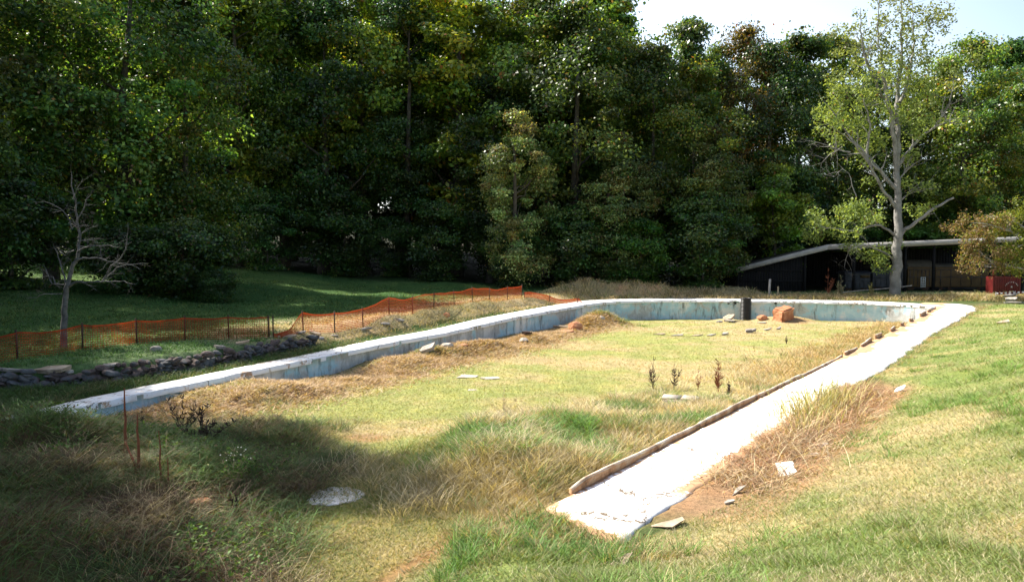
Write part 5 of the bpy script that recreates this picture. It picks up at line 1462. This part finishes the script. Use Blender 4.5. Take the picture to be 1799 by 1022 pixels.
# meadow on the pool floor
x, y = scatter(420000, 211, 8, 58, None, 1.55)
dp = bil(DP, x, y); dh = bil(DH, x, y); ss = bil(SS, x, y); aa_ = bil(AA, x, y); md = bil(MD, x, y)
keep = (dp > 0.1) & (dh < 0) & (ss < -0.1) & (md < .8)
x, y, ss, aa_, dp = [q[keep] for q in (x, y, ss, aa_, dp)]
n = len(x); base = bil(COL, x, y); dry = bil(dry_m, x, y)
tall = sst(-4.9, -3.4, ss + (fbm(x, y, 1.8, 213) - .5) * 2) * sst(11, 7, aa_) * sst(-2.6, -1.2, aa_)        # tall grass by the near kerb
tall = np.maximum(tall, 0.5 * sst(-4.0, -0.5, ss) * sst(16, 24, aa_))
tall = tall * (0.35 + 0.65 * sst(0.35, 0.6, fbm(x, y, 1.2, 214)))
low = sst(15, 12, y)
pick = r.rand(n) < (0.25 + 0.45 * dry + 0.45 * tall)
grn = np.array([0.27, 0.30, 0.10]) * (1 - np.maximum(tall, low)[:, None]) + np.array([0.15, 0.21, 0.055]) * np.maximum(tall, low)[:, None]
col = np.where(pick[:, None], np.array([0.47, 0.385, 0.225]), grn) * (0.65 + 0.7 * r.rand(n, 1))
col = 0.65 * col + 0.35 * base
h = (0.03 + 0.05 * r.rand(n)) * (1 + 0.012 * y) + tall * (0.05 + 0.22 * r.rand(n))
w = (0.006 + 0.004 * r.rand(n)) * (1 + 0.085 * y)
h *= sst(-0.05, 0.35, -ss) * .7 + .3
add_grass('meadow_grass', 'yellow green grass covering the floor of the old pool', [blades(x, y, h, w, col, 215, 0.5, 1, 0.45)])
# long tufts in the meadow near the kerb, drooping
def tufts(cx, cy, nper, rad, hmin, hmax, w, cols, seed, bend=0.7, lean=0.5, nseg=3, z=None):
    r = np.random.RandomState(seed); m = len(cx)
    k = np.repeat(np.arange(m), nper)
    x = cx[k] + r.randn(len(k)) * rad; y = cy[k] + r.randn(len(k)) * rad
    az = np.arctan2(y - cy[k], x - cx[k])
    sc = (0.6 + .8 * r.rand(m))[k]
    h = (hmin + (hmax - hmin) * r.rand(len(k))) * sc
    c = cols[k] * (0.42 + 1.15 * r.rand(len(k), 1) ** 1.2); az = az + r.randn(len(k)) * 0.9
    return blades(x, y, h, np.full(len(k), w) * (1 + 0.04 * y), c, seed + 1, lean, nseg, bend, az)
r = np.random.RandomState(220)
def rnd_in(n, seed, f, x0, x1, y0, y1):
    r = np.random.RandomState(seed); ox = []; oy = []; c = 0
    while c < n:
        x = x0 + (x1 - x0) * r.rand(n * 3); y = y0 + (y1 - y0) * r.rand(n * 3); k = r.rand(n * 3) < f(x, y)
        ox.append(x[k]); oy.append(y[k]); c += k.sum()
        if len(ox) > 60: break
    return np.concatenate(ox)[:n], np.concatenate(oy)[:n]
ftall = lambda x, y: (bil(DP, x, y) > .3) * (bil(DH, x, y) < -0.1) * (bil(SS, x, y) < -.35) * sst(-4.8, -3.4, bil(SS, x, y) + (fbm(x, y, 2.0, 222) - .5) * 2) * sst(0.38, 0.56, fbm(x, y, 1.5, 223)) * sst(16, 8, bil(AA, x, y)) * sst(-2.4, -1, bil(AA, x, y))
tx, ty = rnd_in(520, 221, ftall, -4, 9, 9.5, 27)
tc = np.where((fbm(tx, ty, 0.9, 281) < 0.58)[:, None], np.array([0.52, 0.44, 0.28]), np.array([0.15, 0.24, 0.075])) * (.75 + .5 * r.rand(len(tx), 1))
parts = [tufts(tx, ty, 60, 0.17, 0.10, 0.38, 0.006, tc, 224, .5, .5)]
tx2, ty2 = rnd_in(150, 271, lambda x, y: (bil(SS, x, y) < -.35) * (bil(SS, x, y) > -3.2) * (bil(AA, x, y) > -0.6) * (bil(AA, x, y) < 10) * sst(0.50, 0.62, fbm(x, y, 1.1, 272)), -4, 9, 9.5, 22)
parts.append(tufts(tx2, ty2, 60, 0.13, 0.14, 0.34, 0.007, np.tile([0.15, 0.28, 0.07], (len(tx2), 1)), 273, .7, .5))
# mass right of kerb far
tx, ty = rnd_in(500, 226, lambda x, y: (bil(DP, x, y) > .3) * (bil(SS, x, y) < -.3) * sst(-5, -1.0, bil(SS, x, y)) * (bil(AA, x, y) > 13), 7, 30, 20, 54)
parts.append(tufts(tx, ty, 26, 0.22, 0.15, 0.42, 0.008, np.where(r.rand(len(tx), 1) < 0.8, np.array([0.46, 0.34, 0.18]), np.array([0.22, 0.25, 0.09])), 227))
add_grass('tall_grass', 'tall straw and green grass tufts along the meadow side of the kerb', parts)
leaf_litter()
# mound weeds, lower left
fm = lambda x, y: sst(0.15, 0.6, bil(MD, x, y))
tx, ty = rnd_in(2300, 231, fm, -15, -1.8, 5, 17)
q = fbm(tx, ty, 1.3, 232); qq = r.rand(len(tx))
mc = np.where((q + .3 * (qq - .5) > 0.50)[:, None], np.array([0.07, 0.125, 0.035]), np.where((qq > .58)[:, None], np.array([0.30, 0.25, 0.14]), np.array([0.11, 0.07, 0.042]))) * np.where(r.rand(len(tx), 1) < .15, 1.7, 1.0)
parts = [tufts(tx, ty, 55, 0.16, 0.14, 0.42, 0.006, mc, 233, 0.85, 0.6)]
tx, ty = rnd_in(420, 236, lambda x, y: (bil(DP, x, y) > .2) * sst(3.0, 4.2, -x) * sst(18.5, 16, y) * sst(0.40, 0.58, fbm(x, y, 1.6, 237)), -10, -2.6, 8, 19)
parts.append(tufts(tx, ty, 55, 0.14, 0.14, 0.40, 0.006, np.where(r.rand(len(tx), 1) < 0.6, np.array([0.08, 0.14, 0.04]), np.array([0.24, 0.19, 0.10])), 238, .8, .5))
gx_, gy_ = P(590, 870, -.25); an_ = r.rand(46) * 6.28
parts.append(tufts(gx_ + np.cos(an_) * .50, gy_ + np.sin(an_) * .56, 26, 0.07, 0.04, 0.13, 0.006, np.where(r.rand(46, 1) < .6, np.array([0.14, 0.2, 0.06]), np.array([0.34, 0.28, 0.15])), 286, .7, .6))
add_grass('weeds', 'tangled dark green and brown weeds over the mound at the lower left', parts)
# broad leaved weeds over the mound
tx, ty = rnd_in(14000, 241, lambda x, y: sst(.3, .8, bil(MD, x, y)) * sst(0.5, 0.62, fbm(x, y, 1.1, 242)), -15, -2.5, 6, 16)
z = bil(ZZ, tx, ty) + 0.04 + 0.26 * r.rand(len(tx)); pos = np.stack([tx, ty, z], 1)
V, F, Cc = leaves(pos, np.tile([0, 0, .9], (len(pos), 1)), 0.055, leafcols(len(pos), 243, base=(0.07, 0.14, 0.03), tip=(0.16, 0.24, 0.06)), 244)
o = obj('leafy_weeds', mesh_np('leafy_weeds', V, F, Cc), M['grass']); o.color = (1, 1, 1, 1); tag(o, 'small leafy ground cover between the weeds on the mound', 'weeds', kind='stuff')
# grass in front of path end and lawn tussocks
tx, ty = rnd_in(120, 246, lambda x, y: (bil(DH, x, y) > 0.02) * (bil(DH, x, y) < 1.0) * (bil(AA, x, y) < -1.5) * 1.0, -0.8, 3.0, 7.5, 11)
parts = [tufts(tx, ty, 40, 0.07, 0.10, 0.30, 0.006, np.where(r.rand(len(tx), 1) < .65, np.array([0.14, 0.26, 0.07]), np.array([0.36, 0.30, 0.16])), 247, .5, .4)]
tx, ty = rnd_in(900, 248, lambda x, y: (bil(DH, x, y) > 0.4) * sst(0.56, 0.70, fbm(x, y, 1.6, 249)) * sst(34, 8, y), -1, 24, 4.5, 34)
parts.append(tufts(tx, ty, 34, 0.09, 0.08, 0.22, 0.006, np.where(r.rand(len(tx), 1) < .8, np.array([0.15, 0.27, 0.06]), np.array([0.36, 0.32, 0.16])), 250, .6, .5))
add_grass('lawn_tussocks', 'greener longer tussocks in the lawn of the slope', parts)
# dry brown weeds right of the path
tx, ty = rnd_in(250, 251, lambda x, y: sst(.8, .3, np.abs(bil(SS, x, y) - 2.0)) * sst(0.8, 2.8, bil(AA, x, y)) * sst(13, 10.5, bil(AA, x, y)), 1, 12, 9, 24)
dc = np.where(r.rand(len(tx), 1) < .6, np.array([0.42, 0.25, 0.15]), np.array([0.52, 0.40, 0.25])) * (.55 + .7 * r.rand(len(tx), 1))
parts = [tufts(tx, ty, 26, 0.26, 0.06, 0.30, 0.010, dc, 252, 1.2, .8, 4), tufts(tx[::2], ty[::2], 12, 0.35, 0.15, 0.50, 0.007, dc[::2] * np.array([1.1, 1.25, 1.3]), 255, .8, .35, 4)]
hx, hy = rnd_in(36, 253, lambda x, y: sst(.7, .2, np.abs(bil(SS, x, y) - 1.5)) * sst(5.0, 7, bil(AA, x, y)) * sst(11.5, 9.5, bil(AA, x, y)), 1, 12, 9, 24)
parts.append(tufts(hx, hy, 18, 0.22, 0.25, 0.85, 0.010, np.where(r.rand(len(hx), 1) < .6, np.array([0.48, 0.42, 0.20]), np.array([0.30, 0.33, 0.11])), 254, .35, .22, 4))
ex, ey = rnd_in(260, 274, lambda x, y: (np.abs(bil(SS, x, y) - pw(bil(AA, x, y)) - .05) < .22) * (bil(AA, x, y) > 8) * 1.0, 4, 34, 16, 52)
parts.append(tufts(ex, ey, 26, 0.16, 0.05, 0.20, 0.007, np.where(r.rand(len(ex), 1) < .6, np.array([0.40, 0.30, 0.17]), np.array([0.18, 0.25, 0.08])), 275, .7, .6))
ex, ey = rnd_in(150, 276, lambda x, y: (bil(SS, x, y) > .0) * (bil(SS, x, y) < .16) * (bil(AA, x, y) > -1) * sst(0.46, 0.6, fbm(x, y, 1.0, 277)), 0, 28, 10, 48)
parts.append(tufts(ex, ey, 22, 0.07, 0.03, 0.14, 0.007, np.where(r.rand(len(ex), 1) < .7, np.array([0.34, 0.22, 0.12]), np.array([0.17, 0.22, 0.08])), 278, .8, .7))
ex, ey = rnd_in(60, 279, lambda x, y: (bil(SS, x, y) > -.3) * (bil(SS, x, y) < 1.9) * (np.abs(bil(AA, x, y) + 1.55) < .45) * 1.0, 0, 3, 9, 12)
parts.append(tufts(ex, ey, 16, 0.10, 0.08, 0.34, 0.007, np.where(r.rand(len(ex), 1) < .5, np.array([0.15, 0.26, 0.07]), np.array([0.40, 0.30, 0.17])), 280, .5, .35, 3))
add_grass('dry_weeds', 'brown and straw coloured dry weeds spilling over the right edge of the path', parts)
# straw edge behind the far coping and on the left bank
tx, ty = rnd_in(900, 256, lambda x, y: (bil(DP, x, y) < -2.6) * (y > 56) * sst(66, 62, y) * 1.0, 4, 44, 56, 66)
parts = [tufts(tx, ty, 18, 0.35, 0.15, 0.5, 0.012, np.where(r.rand(len(tx), 1) < .8, np.array([0.42, 0.33, 0.19]), np.array([0.22, 0.24, 0.09])), 257, .5, .4)]
tx, ty = rnd_in(900, 258, lambda x, y: (bil(DT, x, y) > -.3) * (bil(DT, x, y) < 4) * sst(28, 31, y) * 1.0, -14, 6, 27, 60)
parts.append(tufts(tx, ty, 30, 0.25, 0.05, 0.20, 0.008, np.where(r.rand(len(tx), 1) < .88, np.array([0.48, 0.39, 0.23]), np.array([0.22, 0.25, 0.09])), 259, .6, .5))
gx_, gy_ = P(1062, 560, -0.7)
tx, ty = gx_ + r.randn(60) * .8, gy_ + r.randn(60) * .6
parts.append(tufts(tx, ty, 26, 0.16, 0.15, 0.45, 0.008, np.where(r.rand(60, 1) < .6, np.array([0.17, 0.24, 0.08]), np.array([0.38, 0.32, 0.17])), 282, .6, .5))
gx_, gy_ = P(752, 618, -0.4); tx, ty = gx_ + r.randn(30) * .5, gy_ + r.randn(30) * .35
parts.append(tufts(tx, ty, 22, 0.12, 0.08, 0.22, 0.007, np.tile([0.17, 0.24, 0.08], (30, 1)), 283, .6, .5))
add_grass('dry_grass', 'straw grass on the dry banks beyond the pool rim', parts)
x, y = rnd_in(60000, 265, lambda x, y: (bil(DP, x, y) > .1) * np.exp(-((bil(DL, x, y) - 2.1) / 1.3) ** 2) * (y > 15.5), -14, 8, 15, 54)
q = r.rand(len(x), 1); lc = (np.array([0.54, 0.42, 0.26]) * q + np.array([0.32, 0.20, 0.12]) * (1 - q)) * (.6 + .8 * r.rand(len(x), 1))
parts = [blades(x, y, (0.05 + .10 * r.rand(len(x))) * (1 + .01 * y), (0.012 + .012 * r.rand(len(x))) * (1 + .05 * y), lc, 266, 1.3, 1, .5)]
add_grass('dead_litter', 'raked up hay and dead stalks on the ridge along the left pool wall', parts)
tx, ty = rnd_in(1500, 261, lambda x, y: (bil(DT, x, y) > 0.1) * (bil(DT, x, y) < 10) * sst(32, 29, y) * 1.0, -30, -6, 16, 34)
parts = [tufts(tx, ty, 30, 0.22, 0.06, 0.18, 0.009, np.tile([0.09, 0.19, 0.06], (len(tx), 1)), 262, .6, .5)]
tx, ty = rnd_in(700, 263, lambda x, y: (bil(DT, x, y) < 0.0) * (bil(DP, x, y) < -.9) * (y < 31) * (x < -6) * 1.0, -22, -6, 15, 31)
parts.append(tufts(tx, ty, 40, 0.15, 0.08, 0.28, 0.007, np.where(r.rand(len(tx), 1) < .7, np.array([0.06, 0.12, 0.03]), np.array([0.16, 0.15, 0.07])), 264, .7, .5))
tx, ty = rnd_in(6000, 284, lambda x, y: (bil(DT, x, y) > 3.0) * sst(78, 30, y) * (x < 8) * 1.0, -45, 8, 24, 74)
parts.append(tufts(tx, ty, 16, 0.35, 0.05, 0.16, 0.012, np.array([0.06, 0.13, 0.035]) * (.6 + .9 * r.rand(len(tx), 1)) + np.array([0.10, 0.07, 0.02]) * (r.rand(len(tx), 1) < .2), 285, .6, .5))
add_grass('bank_grass', 'shaded green grass on the left bank and in the ditch beside the rim', parts)

# ------------------------------------------------------------------ single plants
def stalk_plant(px, py, hpx, label, seed, mat, name='dead_stalk', nst=3, lean=0.1, leafy=None, group=None, seedh=True, thick=0.012, dd=None):
    r = np.random.RandomState(seed); p = GP(px, py)
    if dd: p = np.array([fx(px, dd), dd, gz(fx(px, dd), dd)])
    H = hpx / FPX * p[1]
    t = thing(name, tuple(p), label, 'plant', group)
    acc = []
    for k in range(nst):
        a = r.rand() * 6.28; ln = lean * (1 + r.rand()) * (0 if k == 0 else 1.6); m = 8; h = H * (1 if k == 0 else .45 + .4 * r.rand())
        u = np.linspace(0, 1, m)[:, None]
        q = np.concatenate([np.cos(a) * ln * h * u ** 1.3, np.sin(a) * ln * h * u ** 1.3, h * u - 0.03], 1) + r.randn(m, 3) * .006 * H
        ra = np.linspace(thick, thick * .3, m); acc.append((q, ra))
        if seedh:
            for j in range(int(16)):
                k0 = r.randint(m // 3, m); b = q[k0]; d = r.randn(3) * [1, 1, .3] + [0, 0, .9]; d /= np.linalg.norm(d); l = H * (.10 + .14 * r.rand()) * (1.2 - k0 / m * .7)
                qq = np.array([b, b + d * l * .5, b + d * l + [0, 0, l * .3]]); acc.append((qq, np.array([thick * .5, thick * .9, thick * .3])))
    v, f = tubes(acc, 5); obj('stem', mesh_np('stem', v, f, None, True), mat, t)
    if leafy:
        n = 260; kk = r.randint(len(acc), size=n); pos = np.array([acc[k][0][r.randint(len(acc[k][0]))] for k in kk]) + r.randn(n, 3) * .03 * H
        V, F, Cc = leaves(pos, np.tile([0, 0, .5], (n, 1)), leafy[0], np.array(leafy[1]) * (.6 + .8 * r.rand(n, 1)), seed + 3, .35); o = obj('foliage', mesh_np('foliage', V, F, Cc), M['leaf'], t); o.color = (1, 1, 1, 1)
    return t
G3 = 'dead stalks standing in the meadow'
stalk_plant(1148, 686, 56, 'leftmost of the dead dark stalks in the meadow, with two feathery heads', 1, M['dark_stem'], group=G3)
stalk_plant(1184, 686, 46, 'dead dark stalk just right of the leftmost one, spiky', 2, M['dark_stem'], group=G3, nst=4)
stalk_plant(1226, 684, 36, 'faint reddish dead stalk between the spiky one and the tall right one', 3, M['rust_stem'], group=G3, nst=2, thick=.008)
stalk_plant(1262, 688, 56, 'tall reddish brown dead stalk at the right end of the group', 4, M['rust_stem'], group=G3, nst=5)
stalk_plant(1280, 700, 30, 'short dark dead stalk at the foot of the tall reddish one', 5, M['dark_stem'], group=G3, nst=4)
stalk_plant(885, 735, 50, 'thin grey seeding weed in the straw left of the meadow mound', 6, M['straw'], thick=.006, nst=5, lean=.3)
stalk_plant(1382, 604, 14, 'tiny dead stalk right of the row of slabs', 7, M['dark_stem'], thick=.012)
G4 = 'dead stems standing on the weedy mound'
stalk_plant(222, 806, 130, 'tall pale-tipped dead stem leaning left, leftmost on the mound', 11, M['rust_stem'], group=G4, nst=1, seedh=False, thick=0.032, name='dead_weed')
stalk_plant(244, 836, 118, 'thick rust red dead stem on the mound, right of the pale-tipped one', 12, M['rust_stem'], group=G4, nst=2, lean=.25, seedh=False, thick=0.029, name='dead_weed')
stalk_plant(282, 850, 100, 'thin rust red stem curving on the mound beside the thick one', 13, M['rust_stem'], group=G4, nst=1, lean=.2, seedh=False, thick=0.019, name='dead_weed')
stalk_plant(296, 856, 60, 'shortest thin stem at the right of the rust red stems', 14, M['rust_stem'], group=G4, nst=1, seedh=False, thick=0.017, name='dead_weed')
stalk_plant(322, 762, 66, 'dark dead weed with ragged head near the end of the white rim', 15, M['dark_stem'], nst=5, lean=.35, leafy=(.05, (0.03, 0.028, 0.02)))
stalk_plant(356, 782, 66, 'dark slanting dead weed right of the ragged one', 16, M['dark_stem'], nst=6, lean=.4, leafy=(.05, (0.035, 0.03, 0.022)))
stalk_plant(250, 752, 30, 'small black seed head weed between the red stems', 17, M['dark_stem'], nst=3)
stalk_plant(415, 905, 40, 'short black charred looking stub weed below the white flowers', 18, M['dark_stem'], nst=4)
stalk_plant(488, 738, 16, 'little dry weed at the edge of the sunlit meadow', 19, M['straw'], nst=3, thick=.006)
t = stalk_plant(412, 856, 70, 'bright green weed with small white flowers on the low ground', 20, M['leaf'] if False else M['straw'], name='flowering_weed', nst=7, lean=.22, leafy=(.07, (0.12, 0.24, 0.05)), thick=.005)
r = np.random.RandomState(9); pos = np.stack([r.randn(26) * .16, r.randn(26) * .14, .42 + .22 * r.rand(26)], 1)
V, F, Cc = leaves(pos, np.tile([0, -.6, .8], (26, 1)), .03, np.tile([.8, .8, .78], (26, 1)), 3, 1.0); o = obj('flowers', mesh_np('flowers', V, F, Cc), M['leaf'], t); o.color = (1, 1, 1, 1)
stalk_plant(1455, 522, 44, 'reddish dead weed standing before the dark shed', 31, M['rust_stem'], nst=4, thick=.02, dd=62.5)
stalk_plant(1478, 522, 34, 'grey green weed beside the reddish one before the shed', 32, M['straw'], nst=5, thick=.02, leafy=(.16, (0.16, 0.2, 0.12)), dd=62.5)
stalk_plant(1532, 520, 22, 'small yellow green weed left of the big trunk', 33, M['straw'], nst=3, thick=.015, leafy=(.12, (0.3, 0.3, 0.08)), dd=62.0)
